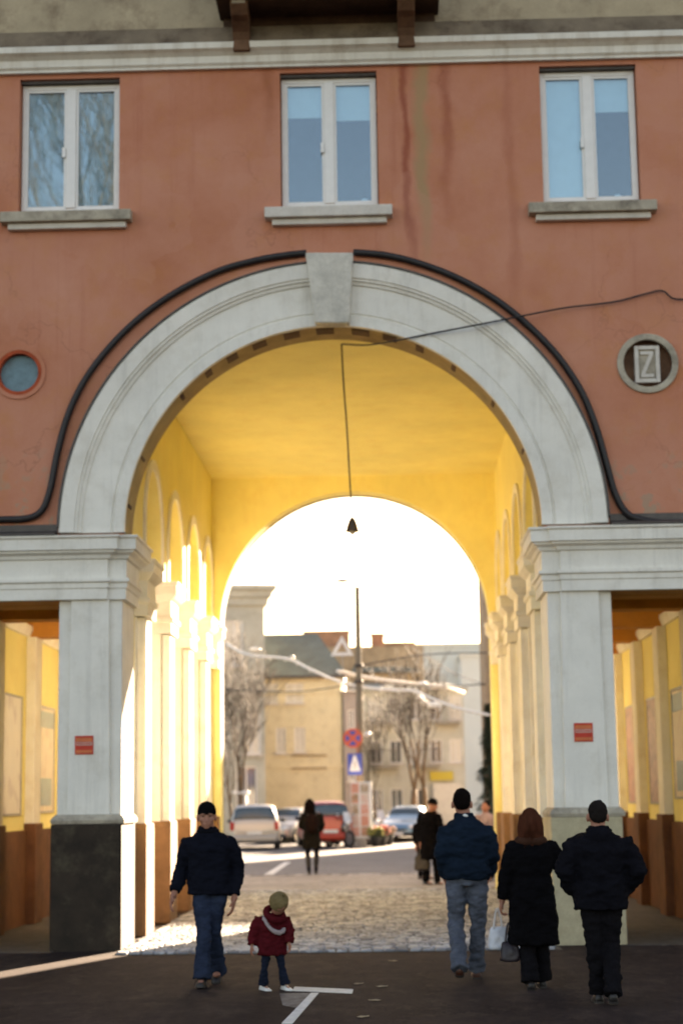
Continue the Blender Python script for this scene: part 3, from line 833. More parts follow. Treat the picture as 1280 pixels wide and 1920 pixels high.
# ---- roundels
def annulus(c, r0, r1, y0, y1, n=40):
    mb = MB()
    prof_ = [(r0, y0), (r1, y0), (r1, y1), (r0, y1)]
    mb.loft([[(c.x + r * math.cos(t), yy, c.z + r * math.sin(t)) for r, yy in prof_] for t in [2 * math.pi * k / n for k in range(n)]], close=True)
    return mb
def disc(c, r, y0, y1, n=40):
    return MB().prism_xz([(c.x + r * math.cos(2 * math.pi * k / n), c.z + r * math.sin(2 * math.pi * k / n)) for k in range(n)], y0, y1)
rw = empty("round_window", (LR.x, D, LR.z)); under(rw, B)
part(annulus(LR, 0.29, 0.34, D - 0.02, D + 0.01), "ring", M['terra'], rw)
part(annulus(LR, 0.245, 0.299, D - 0.015, D + 0.13), "frame", M['red_rust'], rw)
M['dull_pane'] = plaster("dusty_blue_grey_pane", (0.12, 0.22, 0.26), 0.25, 8, (0.09, 0.10, 0.10), 0.5, False, 0.35)
part(disc(LR, 0.25, D + 0.08, D + 0.09), "pane", M['dull_pane'], rw)
rd = empty("roundel", (RR.x, D, RR.z)); under(rd, B)
part(annulus(RR, 0.30, 0.38, D - 0.035, D + 0.02), "ring", M['sill'], rd, bevel=0.01)
part(disc(RR, 0.31, D + 0.10, D + 0.12), "back", M['bracket'], rd)
tb = MB()
tw, th = 0.155, 0.235
for (x0_, x1_, z0_, z1_) in ((-tw, -tw + 0.05, -th, th), (tw - 0.05, tw, -th, th), (-tw + 0.05, tw - 0.05, th - 0.05, th), (-tw + 0.05, tw - 0.05, -th, -th + 0.05)):
    tb.box(RR.x + x0_, RR.x + x1_, D + 0.01, D + 0.10, RR.z + z0_, RR.z + z1_)
part(tb, "tablet_frame", M['sill_white'], rd, bevel=0.006)
part(MB().box(RR.x - tw + 0.05, RR.x + tw - 0.05, D + 0.04, D + 0.10, RR.z - th + 0.05, RR.z + th - 0.05), "tablet", M['sill'], rd)
z_ = MB()
z_.box(RR.x - 0.08, RR.x + 0.08, D + 0.02, D + 0.039, RR.z + 0.125, RR.z + 0.165)
z_.box(RR.x - 0.08, RR.x + 0.08, D + 0.02, D + 0.039, RR.z - 0.165, RR.z - 0.125)
z_.prism_xz([(RR.x + 0.08, RR.z + 0.125), (RR.x + 0.03, RR.z + 0.125), (RR.x - 0.08, RR.z - 0.125), (RR.x - 0.03, RR.z - 0.125)], D + 0.02, D + 0.039)
part(z_, "numeral", M['sill_white'], rd)

# ================================================================== THINGS ON THE FACADE
def smooth_path(pts, n=6):
    pts = [Vector(p) for p in pts]
    out = []
    for i in range(len(pts) - 1):
        p0, p1, p2, p3 = pts[max(i - 1, 0)], pts[i], pts[i + 1], pts[min(i + 2, len(pts) - 1)]
        for k in range(n):
            t = k / n
            out.append(0.5 * ((2 * p1) + (p2 - p0) * t + (2 * p0 - 5 * p1 + 4 * p2 - p3) * t * t + (3 * p1 - p0 - 3 * p2 + p3) * t ** 3))
    out.append(pts[-1])
    return out
rope_pix_l = [(-60, 978), (0, 974), (50, 972), (78, 958), (94, 920), (108, 850), (128, 778), (160, 712), (205, 652), (262, 596), (330, 548), (410, 508), (480, 488), (530, 479), (574, 474)]
rope_pix_r = [(662, 473), (720, 478), (780, 492), (850, 518), (920, 556), (985, 606), (1045, 668), (1090, 736), (1118, 806), (1136, 870), (1152, 925), (1172, 960), (1200, 974), (1260, 983), (1340, 990)]
for pix, lab in ((rope_pix_l, "thick black rope light curving from keystone to the ledge beside blue round window"), (rope_pix_r, "thick black rope light curving from keystone down past the numbered roundel")):
    pts = smooth_path([P(x, y, D - 0.05) for x, y in pix])
    e = empty("rope_light", tuple(pts[len(pts) // 2])); tag(e, lab, "rope light", "rope lights round the arch")
    bpy.context.view_layer.update()
    ro = MB().tube(pts, 0.043, 8).build("hose", M['black'], None, True); under(ro, e)
    for k in range(4, len(pts) - 2, 5):
        c = MB().ell(pts[k] + Vector((0, -0.03, 0)), (0.014, 0.01, 0.014), None, 6, 4).build("clip", M['bulb'], None, True); under(c, e)
# thin supply wire and hanging lamp
wp = [P(1300, 560, D - 0.05), P(1262, 560, D - 0.05), P(1240, 545, D - 0.05), P(1205, 552, D - 0.05), P(1150, 566, D - 0.06), P(1060, 577, D - 0.10), P(980, 592, D - 0.2), P(900, 608, D - 0.2), P(800, 627, D - 0.1), P(735, 640, D - 0.08), P(685, 647, D + 0.9), P(640, 645, 23.4)]
wi = MB().tube(smooth_path(wp, 5), 0.011, 6).build("supply_wire", M['black'], None, True)
tag(wi, "thin dark wire slung from the facade across the arch to the lamp cord", "wire")
lc0 = P(640, 645, 23.4)
lt = P(660, 972, 23.4)
lamp = empty("hanging_lamp", tuple(lt)); tag(lamp, "small dark bell lamp hanging on a long cord in the passage", "lamp")
bpy.context.view_layer.update()
cord = smooth_path([lc0, P(644, 720, 23.4), P(650, 800, 23.4), P(655, 890, 23.4), lt + Vector((0, 0, 0.0))], 4)
under(MB().tube(cord, 0.011, 6).build("cord", M['black'], None, True), lamp)
M['lamp_shade'] = plain("dark_enamel_shade", (0.09, 0.06, 0.04), 0.4, 0.2, 0.5)
prof_l = [(0.012, 0.01), (0.03, 0.0), (0.045, -0.03), (0.06, -0.07), (0.075, -0.12), (0.085, -0.16), (0.098, -0.18), (0.09, -0.182), (0.07, -0.13)]
under(MB().loft([[(lt.x + r * math.cos(2 * math.pi * k / 20), lt.y + r * math.sin(2 * math.pi * k / 20), lt.z + z) for k in range(20)] for r, z in prof_l], cap=True).build("shade", M['lamp_shade'], None, True), lamp)
under(MB().ell((lt.x, lt.y, lt.z - 0.175), (0.045, 0.045, 0.05)).build("globe", M['bulb'], None, True), lamp)
# small red notices on the piers
M['red'] = plain("red_notice", (0.55, 0.045, 0.025), 0.6, 0, 0.3, 0.15)
M['orange'] = plain("orange_red_band", (0.62, 0.16, 0.06), 0.6, 0, 0.3, 0.15)
M['pinkish'] = plain("faded_pink_band", (0.55, 0.33, 0.28), 0.6, 0, 0.3, 0.15)
def notice(px, py, lab):
    c = P(px, py, D - 0.01)
    n = empty("red_notice", tuple(c)); tag(n, lab, "notice", "red notices on the arch piers")
    bpy.context.view_layer.update()
    w, h = 0.112, 0.112
    under(MB().box(c.x - w, c.x + w, D - 0.012, D - 0.001, c.z - h, c.z + h).build("plate", M['red'], None, False, 0.002), n)
    for (z0, z1, m_) in ((0.04, 0.085, 'orange'), (-0.005, 0.035, 'pinkish'), (-0.095, -0.06, 'orange')):
        under(MB().box(c.x - w + 0.012, c.x + w - 0.012, D - 0.016, D - 0.0125, c.z + z0, c.z + z1).build("printed_band", M[m_], None), n)
    r_ = random.Random(px)
    x = c.x - w + 0.02
    t_ = MB()
    while x < c.x + w - 0.03:
        l = r_.uniform(0.008, 0.02); t_.box(x, x + l, D - 0.018, D - 0.0165, c.z + 0.008, c.z + 0.024); x += l + 0.007
    under(t_.build("printed_text", M['red'], None), n)
notice(158, 1397, "small red notice on the left white pier above the dark plinth")
notice(1093, 1373, "small red notice on the right white pier behind the walkers")
# posters on the aisle walls
def poster_mat(name, cols, sc):
    m, nt, b = new_mat(name)
    v = coords(nt)
    n = noise_tex(nt, v, sc, 2, 0.4)
    c = ramp(nt, n, [(0.30 + 0.4 * k / max(1, len(cols) - 1), c_) for k, c_ in enumerate(cols)])
    nt.links.new(c, b.inputs['Base Color']); b.inputs['Roughness'].default_value = 0.5
    return m
PM = [poster_mat("faded_poster_a", [(0.62, 0.60, 0.55), (0.66, 0.63, 0.57), (0.45, 0.40, 0.40)], 3.0),
      poster_mat("faded_poster_b", [(0.35, 0.14, 0.13), (0.50, 0.30, 0.26), (0.20, 0.13, 0.12)], 4.0),
      poster_mat("faded_poster_c", [(0.20, 0.13, 0.10), (0.42, 0.27, 0.24), (0.12, 0.09, 0.09)], 5.0),
      poster_mat("faded_poster_d", [(0.55, 0.49, 0.38), (0.60, 0.54, 0.42), (0.5, 0.40, 0.3)], 3.0)]
def poster(s, y0, y1, z0, z1, mat, lab, stripe=None):
    ax = AL if s < 0 else AR
    p = empty("poster", (ax - s * 0.02, (y0 + y1) / 2, z0)); tag(p, lab, "poster", "posters on the aisle walls")
    bpy.context.view_layer.update()
    def bx(o0, o1, a, b_, c, d): return MB().box(min(ax - s * o0, ax - s * o1), max(ax - s * o0, ax - s * o1), a, b_, c, d)
    under(bx(0.002, 0.03, y0, y1, z0, z1).build("board", mat, None, False, 0.004), p)
    fr = MB()
    for (a, b_, c, d) in ((y0 - 0.03, y0, z0 - 0.03, z1 + 0.03), (y1, y1 + 0.03, z0 - 0.03, z1 + 0.03), (y0, y1, z1, z1 + 0.03), (y0, y1, z0 - 0.03, z0)):
        fr.box(min(ax - s * 0.002, ax - s * 0.04), max(ax - s * 0.002, ax - s * 0.04), a, b_, c, d)
    under(fr.build("frame", M['grey_metal'], None), p)
    if stripe:
        under(bx(0.031, 0.034, y0 + 0.03, y1 - 0.03, z1 - 0.3, z1 - 0.05).build("header", M['dull_pane'], None), p)
        under(bx(0.031, 0.034, y0 + 0.08, y1 - 0.2, z0 + 0.08, z0 + 0.5).build("picture", M['dull_pane'], None), p)
poster(-1, 24.3, 25.7, 1.6, 3.25, PM[0], "tall pale poster on the left aisle wall in front of the pilaster")
poster(-1, 26.85, 28.2, 1.62, 3.2, PM[3], "pale blue-headed poster on the left aisle wall beside the pier", True)
poster(1, 24.5, 25.7, 1.7, 3.2, PM[3], "pale poster with blue heading on the right aisle wall", True)
poster(1, 26.9, 28.2, 1.62, 3.2, PM[2], "dark brown and pink poster on the right aisle wall")
poster(1, 29.5, 30.8, 1.62, 3.2, PM[1], "faded red poster deep in the right aisle")

# ================================================================== THE STREET BEYOND
M['cream_house'] = plaster("cream_house_render", (0.72, 0.645, 0.45), 0.12, 0.6, (0.36, 0.27, 0.14), 0.4, False)
M['grey_house'] = plaster("pale_grey_house_render", (0.58, 0.57, 0.48), 0.15, 0.6, (0.28, 0.26, 0.2), 0.5, False)
M['tower'] = plaster("grey_stone_tower", (0.46, 0.47, 0.41), 0.15, 0.8, (0.2, 0.17, 0.12), 0.5, False)
M['brick'] = plaster("red_brown_brickwork", (0.36, 0.20, 0.13), 0.3, 2.0, (0.2, 0.14, 0.09), 0.5, False)
M['brown_house'] = plaster("brown_house_render", (0.36, 0.27, 0.18), 0.25, 1.0, (0.14, 0.09, 0.06), 0.5, False)
M['slate'] = plaster("grey_green_sheet_roof", (0.16, 0.175, 0.15), 0.3, 1.0, (0.12, 0.08, 0.05), 0.5, False, 0.6)
M['white_block'] = plaster("whitish_far_block", (0.70, 0.70, 0.64), 0.08, 0.3, None, 0)
M['frame_dark'] = plain("brown_window_frame", (0.14, 0.10, 0.07), 0.6)

def block(name, label, x0, x1, y0, y1, h, wall_mat, wins=(), rz=0.0, cornice=None, roof=None, frame='pvc', glass='far_glass', courses=()):
    """house in its own axes; wins = (x centre, sill z, width, height, glass) on the street front"""
    cx = (x0 + x1) / 2
    b = empty(name, (cx, y0, 0), rz); tag(b, label, "building")
    w2 = (x1 - x0) / 2
    dp = y1 - y0
    cutter = MB(); wl = MB().box(-w2, w2, 0, dp, 0, h)
    for (wx, wz, ww, wh, gl) in wins:
        cutter.box(wx - ww / 2, wx + ww / 2, -0.5, 0.14, wz, wz + wh)
    if wins:
        me = cut(wl, cutter, "wall"); me.materials.clear(); link("wall", me, wall_mat, b)
    else:
        wl.build("wall", wall_mat, b)
    for (wx, wz, ww, wh, gl) in wins:
        f = MB(); t = 0.07
        f.box(wx - ww / 2, wx - ww / 2 + t, 0.05, 0.135, wz, wz + wh); f.box(wx + ww / 2 - t, wx + ww / 2, 0.05, 0.135, wz, wz + wh)
        f.box(wx - ww / 2 + t, wx + ww / 2 - t, 0.051, 0.134, wz, wz + t); f.box(wx - ww / 2 + t, wx + ww / 2 - t, 0.051, 0.134, wz + wh - t, wz + wh)
        f.box(wx - 0.03, wx + 0.03, 0.052, 0.133, wz + t, wz + wh - t)
        fo = f.build("window", M[frame], b)
        MB().box(wx - ww / 2 + t, wx + ww / 2 - t, 0.10, 0.12, wz + t, wz + wh - t).build("pane", M[gl], fo)
        MB().box(wx - ww / 2 - 0.1, wx + ww / 2 + 0.1, -0.12, 0.045, wz - 0.1, wz - 0.003).build("sill", M['sill_white'], fo)
    for (z, o, t) in courses:
        MB().box(-w2 - o, w2 + o, -o, dp + o, z, z + t).build("string_course", wall_mat, b)
    if cornice:
        o_, hh = cornice
        prof = [(0, h - hh), (o_ * 0.3, h - hh), (o_ * 0.35, h - hh * 0.65), (o_ * 0.6, h - hh * 0.6), (o_ * 0.7, h - hh * 0.3), (o_, h - hh * 0.22), (o_, h), (0, h + 0.02)]
        sweep(MB(), prof, [(-w2, 0), (w2, 0), (w2, dp), (-w2, dp)], True).build("cornice", wall_mat, b)
    if roof:
        rh, inset, mat_, ov = roof
        MB().loft([[(-w2 - ov, -ov, h), (w2 + ov, -ov, h), (w2 + ov, dp + ov, h), (-w2 - ov, dp + ov, h)], [(-w2 + inset, dp * 0.4, h + rh), (w2 - inset, dp * 0.4, h + rh), (w2 - inset, dp * 0.6, h + rh), (-w2 + inset, dp * 0.6, h + rh)]]).build("roof", mat_, b)
        MB().box(-w2 - ov, w2 + ov, -ov - 0.05, -ov + 0.02, h - 0.12, h + 0.02).build("gutter", M['metal_dark'], b)
    return b
def wgrid(xs, zs, w, h, gl='far_glass', bright=()):
    out = []
    for i, x in enumerate(xs):
        for j, z in enumerate(zs):
            out.append((x, z, w, h, 'bright_glass' if (i, j) in bright else gl))
    return out

# tall brown house on the right: its shadow lies across the street and the passage mouth
YB = 66.5
rx0 = P(911, 1300, YB).x
hb = 12.3
rb = block("corner_house", "tall brown house edge beyond the right jamb of the far arch", rx0, rx0 + 26, YB, YB + 4.2, hb, M['brown_house'],
           wgrid([-11.5, -9, -6.5, -4, -1.5, 1, 3.5], [1.2, 4.6, 8.0], 1.1, 1.7), cornice=(0.3, 0.5))
# left tower-like house
t0, t1 = P(418, 1300, 84), P(497, 1300, 84)
th_ = P(490, 1095, 84).z
tw_ = block("stone_house", "grey corner house with heavy cornice seen at the left jamb", t0.x - 7, t1.x, 84, 92, th_, M['tower'],
            [(3.05, th_ - 3.9, 0.85, 2.2, 'bright_glass'), (0.6, th_ - 3.9, 0.85, 2.2, 'far_glass'), (3.9, th_ - 8.1, 0.8, 2.0, 'bright_glass'), (1.6, th_ - 8.1, 0.8, 2.0, 'far_glass'), (3.6, 1.3, 1.0, 2.0, 'far_glass')], rz=R(10), cornice=(0.55, 0.95), courses=((th_ - 5.2, 0.1, 0.35),))
# cream house with hipped sheet roof
YC = 90
c0, c1 = P(420, 1300, YC), P(640, 1300, YC)
ch = P(560, 1268, YC).z
w_ = (c1.x - c0.x) / 2
def cxp(px): return P(px, 1400, YC).x - (c0.x + c1.x) / 2
def czp(py): return P(560, py, YC).z
ch_wins = [(cxp(553), czp(1318), 0.9, 1.0, 'bright_glass'), (cxp(510), czp(1318), 0.6, 1.0, 'bright_glass'), (cxp(562), czp(1410), 0.55, 1.25, 'bright_glass'), (cxp(527), czp(1412), 0.5, 1.3, 'bright_glass'), (cxp(602), czp(1318), 0.7, 1.2, 'far_glass'), (cxp(532), czp(1345), 0.6, 0.5, 'bright_glass')]
crh = block("cream_house", "cream rendered house with hipped grey green roof behind the parked cars", c0.x, c1.x, YC, YC + 9, ch, M['cream_house'], ch_wins[:4],
            roof=(P(550, 1190, YC + 4).z - ch, 1.35, M['slate'], 0.35), courses=((czp(1302), 0.05, 0.12), (czp(1440), 0.05, 0.14)))
# mouldings of the blind ground floor panels
for py in (1418, 1442):
    MB().box(cxp(545), cxp(612), -0.10, -0.002, czp(py), czp(py) + 0.07).build("panel_moulding", M['brown_house'], crh)
MB().tube([(w_ + 0.12, -0.1, 0.1), (w_ + 0.12, -0.1, ch - 0.1)], 0.07, 8).build("downpipe", M['grey_metal'], crh, True)
# narrow grey annex closing the gap on the right of the cream house
an0, an1 = P(643, 1300, YC - 0.2), P(662, 1300, YC - 0.2)
block("grey_annex", "narrow grey lilac annex between the cream house and the balcony flats", an0.x, an1.x + 0.25, YC - 0.2, YC + 8, P(650, 1296, YC).z, plaster("lilac_grey_render", (0.40, 0.35, 0.32), 0.15, 0.8, None, 0), [(0.0, 5.2, 0.35, 1.0, 'far_glass'), (0.0, 2.6, 0.35, 1.0, 'far_glass')], cornice=(0.12, 0.2))
# brick house behind with its chimneys
YK = 112
k0_, k1_ = P(552, 1300, YK), P(795, 1300, YK)
kh = P(690, 1212, YK).z
bh = block("brick_house", "brown brick house with red chimneys rising behind the cream roof", k0_.x, k1_.x, YK, YK + 8, kh, M['brown_house'], [])
def chimney(pa, pb, pt, pbm, dy=1.0):
    a, b_ = P(pa, 1200, YK), P(pb, 1200, YK)
    zt, zb = P(pa, pt, YK).z, P(pa, pbm, YK).z
    cx = (k0_.x + k1_.x) / 2
    o = MB().box(a.x - cx, b_.x - cx, dy, dy + 1.2, min(zb, kh - 0.3), zt).build("chimney", M['brick'], bh)
    MB().box(a.x - cx - 0.06, b_.x - cx + 0.06, dy - 0.06, dy + 1.26, zt, zt + 0.12).build("chimney_cap", M['brick'], o)
chimney(568, 654, 1184, 1230); chimney(694, 719, 1184, 1230, 2.6); chimney(720, 776, 1206, 1230, 0.8)
MB().add([(P(640, 1, YK).x - (k0_.x + k1_.x) / 2, -0.6, P(640, 1262, YK).z), (P(765, 1, YK).x - (k0_.x + k1_.x) / 2, -0.6, P(765, 1262, YK).z), (P(690, 1, YK).x - (k0_.x + k1_.x) / 2, 1.0, P(690, 1232, YK).z), (P(650, 1, YK).x - (k0_.x + k1_.x) / 2, 1.0, P(650, 1232, YK).z),
          (P(640, 1, YK).x - (k0_.x + k1_.x) / 2, 1.2, P(640, 1264, YK).z), (P(765, 1, YK).x - (k0_.x + k1_.x) / 2, 1.2, P(765, 1264, YK).z)], [(0, 1, 2, 3), (0, 3, 4), (1, 5, 2), (0, 4, 5, 1), (2, 5, 4, 3)]).build("lean_to_roof", M['slate'], bh)
# balconied house to the right of it
YG = 104
g0, g1 = P(650, 1300, YG), P(868, 1300, YG)
gh = P(750, 1292, YG).z
gx = [-2.9, -1.75, -0.6, 0.6, 1.75, 2.9]
gb = block("balcony_house", "grey flats with small balconies behind the bare trees", g0.x, g1.x, YG, YG + 6, gh, M['grey_house'],
           wgrid(gx, [0.9, 3.7, 6.2], 0.72, 1.35, 'far_glass', ((1, 2), (3, 1), (5, 1), (5, 2))), cornice=(0.3, 0.3), roof=(0.5, 1.0, M['slate'], 0.2))
for (bx_, bz_) in ((-1.2, 3.55), (1.2, 3.55), (-1.2, 6.05), (2.4, 6.05)):
    bo = MB().box(bx_ - 0.75, bx_ + 0.75, -0.85, -0.002, bz_ - 0.12, bz_).build("balcony", M['sill'], gb)
    rl = MB()
    for k in range(11):
        rl.box(bx_ - 0.73 + k * 0.146 - 0.012, bx_ - 0.73 + k * 0.146 + 0.012, -0.84, -0.815, bz_ + 0.001, bz_ + 0.9)
    rl.box(bx_ - 0.75, bx_ + 0.75, -0.85, -0.80, bz_ + 0.9, bz_ + 0.95)
    rl.build("railing", M['frame_dark'], bo)
sb = MB().box(1.35, 2.7, -0.25, -0.01, 2.7, 3.2).build("shop_sign", plain("yellow_shop_sign", (0.62, 0.48, 0.05), 0.5), gb)
MB().box(1.5, 3.1, -0.7, -0.01, 0.2, 2.5).build("shop_window", M['bright_glass'], gb)
# whitish blocks far behind
wb0, wb1 = P(778, 1300, 150), P(925, 1300, 150)
block("white_block", "whitish flat-roofed block far behind the balcony flats", wb0.x, wb1.x + 8, 150, 165, P(850, 1206, 150).z, M['white_block'], wgrid([-5.5, -3.6, -1.7, 0.2], [3, 6, 9, 12], 0.9, 1.3, 'bright_glass'), cornice=(0.25, 0.5))
block("white_block", "narrow pale slab standing between brick house and brown house", P(865, 1300, 142).x, P(985, 1300, 142).x, 142, 148, P(880, 1226, 142).z, M['white_block'], [], cornice=(0.2, 0.4))

# -------------------------------------------------------------- bare trees
M['bark'] = plaster("grey_brown_bark", (0.14, 0.10, 0.065), 0.3, 6, None, 0)
M['twig'] = plain("brown_twigs", (0.045, 0.034, 0.024), 0.8)
def bare_tree(name, label, base, height, seed, spread=0.5, fork=2, levels=5, r0=0.16, group=None, first=0.28, lean=(0, 0), thin=0.013):
    r_ = random.Random(seed)
    e = empty(name, tuple(base)); tag(e, label, "tree", group)
    tr, br = MB(), MB()
    def grow(p, d, length, rad, lev):
        n = 4
        pts = [p]; rr = [rad]
        q = p.copy(); dd = d.copy()
        for k in range(n):
            dd = (dd + Vector((r_.uniform(-1, 1), r_.uniform(-1, 1), r_.uniform(-0.4, 0.8))) * 0.13).normalized()
            q = q + dd * (length / n)
            pts.append(q.copy()); rr.append(rad * (1 - 0.42 * (k + 1) / n))
        (tr if lev <= 1 else br).tube(pts, rr, 8 if lev == 0 else (6 if lev == 1 else (4 if lev < 4 else 3)), cap=lev < 2)
        if lev >= levels:
            return
        kids = fork if lev == 0 else r_.choice((3, 4, 4))
        for k in range(kids):
            i = n if (k == 0 and lev > 0) or lev == 0 else r_.randrange(1, n + 1)
            an = r_.uniform(0, 2 * math.pi) if lev > 0 else 2 * math.pi * k / kids + r_.uniform(-.4, .4)
            side = Vector((math.cos(an), math.sin(an), 0.15))
            nd = (dd + side * spread * (0.8 if lev else 0.45) * r_.uniform(0.6, 1.3) + Vector((0, 0, 0.12))).normalized()
            grow(pts[i].copy(), nd, length * r_.uniform(0.62, 0.82) if lev else height * 0.32, max(rr[i] * r_.uniform(0.55, 0.75), thin), lev + 1)
    grow(Vector((0, 0, 0)), Vector((lean[0], lean[1], 1)).normalized(), height * first, r0, 0)
    tr.build("trunk", M['bark'], e, True)
    br.build("crown", M['twig'], e, True)
    return e
b_ = P(455, 1500, 78); bare_tree("bare_tree", "bare street tree in front of the grey corner house", (b_.x, 78, 0), 8.6, 11, 0.6, 3, 5, 0.14, "bare street trees", 0.25)
b_ = P(438, 1500, 74); bare_tree("bare_tree", "thin bare tree hugging the left jamb of the far arch", (b_.x, 74, 0), 6.5, 12, 0.6, 3, 5, 0.11, "bare street trees", 0.25)
b_ = P(772, 1500, 80); bare_tree("bare_tree", "dark forked bare tree before the balcony flats", (b_.x, 80, 0), 7.0, 5, 0.42, 2, 5, 0.22, "bare street trees", 0.3)
b_ = P(800, 1500, 83); bare_tree("bare_tree", "second bare tree close behind the forked one", (b_.x, 83, 0), 7.4, 21, 0.42, 2, 5, 0.2, "bare street trees", 0.3)
b_ = P(705, 1500, 92); bare_tree("bare_tree", "slight bare tree between lamp post and balcony flats", (b_.x, 92, 0), 6.0, 31, 0.5, 3, 5, 0.1, "bare street trees", 0.3)
# dark conifer against the brown house
def conifer(base, h, rad, seed, label):
    r_ = random.Random(seed)
    e = empty("conifer", base); tag(e, label, "tree")
    MB().tube([(0, 0, 0), (0, 0, h * 0.95)], [0.12, 0.02], 7).build("trunk", M['bark'], e, True)
    f = MB()
    for k in range(2600):
        t = r_.random() ** 0.75
        z = 0.5 + (h - 0.5) * t
        rr = rad * (1 - t) ** 0.8 * math.sqrt(r_.random()) * (0.75 + 0.35 * math.sin(z * 5.5))
        an = r_.uniform(0, 2 * math.pi)
        c = Vector((rr * math.cos(an), rr * math.sin(an), z))
        u = Vector((math.cos(an), math.sin(an), r_.uniform(-0.7, 0.1))).normalized() * r_.uniform(0.12, 0.24)
        w = u.cross(Vector((0, 0, 1))).normalized() * r_.uniform(0.03, 0.07)
        f.add([c - u, c + w, c + u, c - w], [(0, 1, 2, 3)])
    m_ = plain("dark_conifer_needles", (0.055, 0.07, 0.04), 0.8, 0, 0.3, 0.4)
    f.build("crown", m_, e)
cb = P(905, 1500, 64); conifer((cb.x + 0.25, 64.0, 0), P(900, 1322, 64).z, 0.75, 4, "dark narrow conifer in front of the brown house")

# -------------------------------------------------------------- lamp post with road signs
YL = 66.0
pb = P(676, 1500, YL)
ptop = P(677, 1100, YL).z
lp = empty("lamp_post", (pb.x, YL, 0)); tag(lp, "tall concrete lamp post carrying road signs beyond the arch", "lamp post")
M['concrete'] = plaster("rough_concrete_pole", (0.24, 0.19, 0.13), 0.25, 3, None, 0)
MB().tube([(0, 0, 0), (0, 0, 3), (0, 0, ptop)], [0.16, 0.14, 0.105], 12).build("pole", M['concrete'], lp, True)
MB().tube([(0, 0, ptop - 0.05), (-0.12, 0, ptop + 0.05), (-0.4, 0, ptop + 0.2)], [0.04, 0.035, 0.03], 8).build("arm", M['grey_metal'], lp, True)
MB().ell((-0.56, 0, ptop + 0.24), (0.26, 0.12, 0.08)).build("lamp_head", M['grey_metal'], lp, True)
for z in (P(676, 1248, YL).z, P(676, 1278, YL).z):
    MB().tube([(0, 0, z - 0.05), (0, 0, z + 0.05)], 0.17, 12).build("clamp", M['metal_dark'], lp, True)
MB().ell((0.75 * 0 + 0.3, -0.25, P(690, 1377, YL).z), (0.12, 0.12, 0.09)).build("small_globe", M['pvc'], lp, True)
M['sign_red'] = plain("sign_red", (0.62, 0.09, 0.04), 0.4, 0, 0.5, 0.05)
M['sign_blue'] = plain("sign_blue", (0.03, 0.07, 0.36), 0.4, 0, 0.5, 0.05)
M['sign_white'] = plain("sign_white", (0.72, 0.72, 0.70), 0.4, 0, 0.5, 0.03)
def xz_disc(c, r, y0, y1, n=28):
    return MB().prism_xz([(c[0] + r * math.cos(2 * math.pi * k / n), c[1] + r * math.sin(2 * math.pi * k / n)) for k in range(n)], y0, y1)
sc_ = P(661, 1384, YL - 0.3)
s1 = empty("no_stopping_sign", tuple(sc_)); tag(s1, "round red and blue no stopping sign on the lamp post", "road sign")
rr_ = 0.36
xz_disc((0, 0), rr_, 0.0, 0.03).build("disc", M['sign_red'], s1)
for k in range(4):
    a = math.pi / 2 * k
    pts = [(0.27 * math.cos(a + t), 0.27 * math.sin(a + t)) for t in [(-0.55 + 1.1 * q / 8) for q in range(9)]]
    pts = [(0.085 * math.cos(a), 0.085 * math.sin(a))] + pts
    MB().prism_xz(pts, -0.006, -0.001).build("blue_quarter", M['sign_blue'], s1)
MB().box(-0.02, 0.25, 0.03, 0.24, -0.03, 0.03).build("bracket", M['grey_metal'], s1)
sc2 = P(665, 1433, YL - 0.3)
s2 = empty("crossing_sign", tuple(sc2)); tag(s2, "blue pedestrian crossing sign with white triangle on the lamp post", "road sign")
MB().box(-0.27, 0.27, 0.0, 0.03, -0.39, 0.39).build("plate", M['sign_blue'], s2, bevel=0.01)
MB().prism_xz([(-0.20, -0.25), (0.20, -0.25), (0.045, 0.32), (-0.045, 0.32)], -0.006, -0.001).build("white_triangle", M['sign_white'], s2)
wk = MB()
wk.prism_xz([(-0.02, 0.1), (0.02, 0.1), (0.03, -0.04), (-0.03, -0.04)], -0.011, -0.0065)
wk.prism_xz([(-0.03, -0.05), (0.0, -0.05), (-0.06, -0.2), (-0.09, -0.2)], -0.011, -0.0065)
wk.prism_xz([(0.0, -0.05), (0.03, -0.05), (0.08, -0.2), (0.05, -0.2)], -0.011, -0.0065)
wk.build("walking_figure", M['grey_metal'], s2)
MB().box(-0.03, 0.16, 0.03, 0.24, -0.03, 0.03).build("bracket", M['grey_metal'], s2)
# poster pillar beside the pole
YA = 64.5
a0 = P(658, 1500, YA); a1 = P(692, 1500, YA)
ad = empty("advertising_pillar", ((a0.x + a1.x) / 2, YA, 0)); tag(ad, "narrow advertising pillar covered in orange and pink posters", "advertising pillar")
ah = P(675, 1466, YA).z
MB().box(-0.34, 0.34, 0, 0.3, 0.3, ah).build("panel", M['sign_white'], ad, bevel=0.01)
MB().box(-0.2, 0.2, 0.05, 0.25, 0, 0.299).build("foot", M['grey_metal'], ad)
MB().box(0.345, 0.43, 0.02, 0.28, 0.2, ah + 0.02).build("side_strip", M['sign_white'], ad)
cols_ = [(0.62, 0.25, 0.17), (0.30, 0.20, 0.10), (0.66, 0.42, 0.36), (0.62, 0.30, 0.22), (0.6, 0.5, 0.42)]
r_ = random.Random(9)
zz = 0.4
k = 0
while zz < ah - 0.2:
    h_ = r_.uniform(0.28, 0.42)
    for x0_ in (-0.32, 0.02):
        MB().box(x0_, x0_ + r_.uniform(0.26, 0.3), -0.008, -0.001, zz, min(zz + h_ - 0.03, ah - 0.03)).build("poster", poster_mat("pillar_poster", [cols_[k % 5], cols_[(k + 2) % 5]], 6.0), ad)
        k += 1
    zz += h_

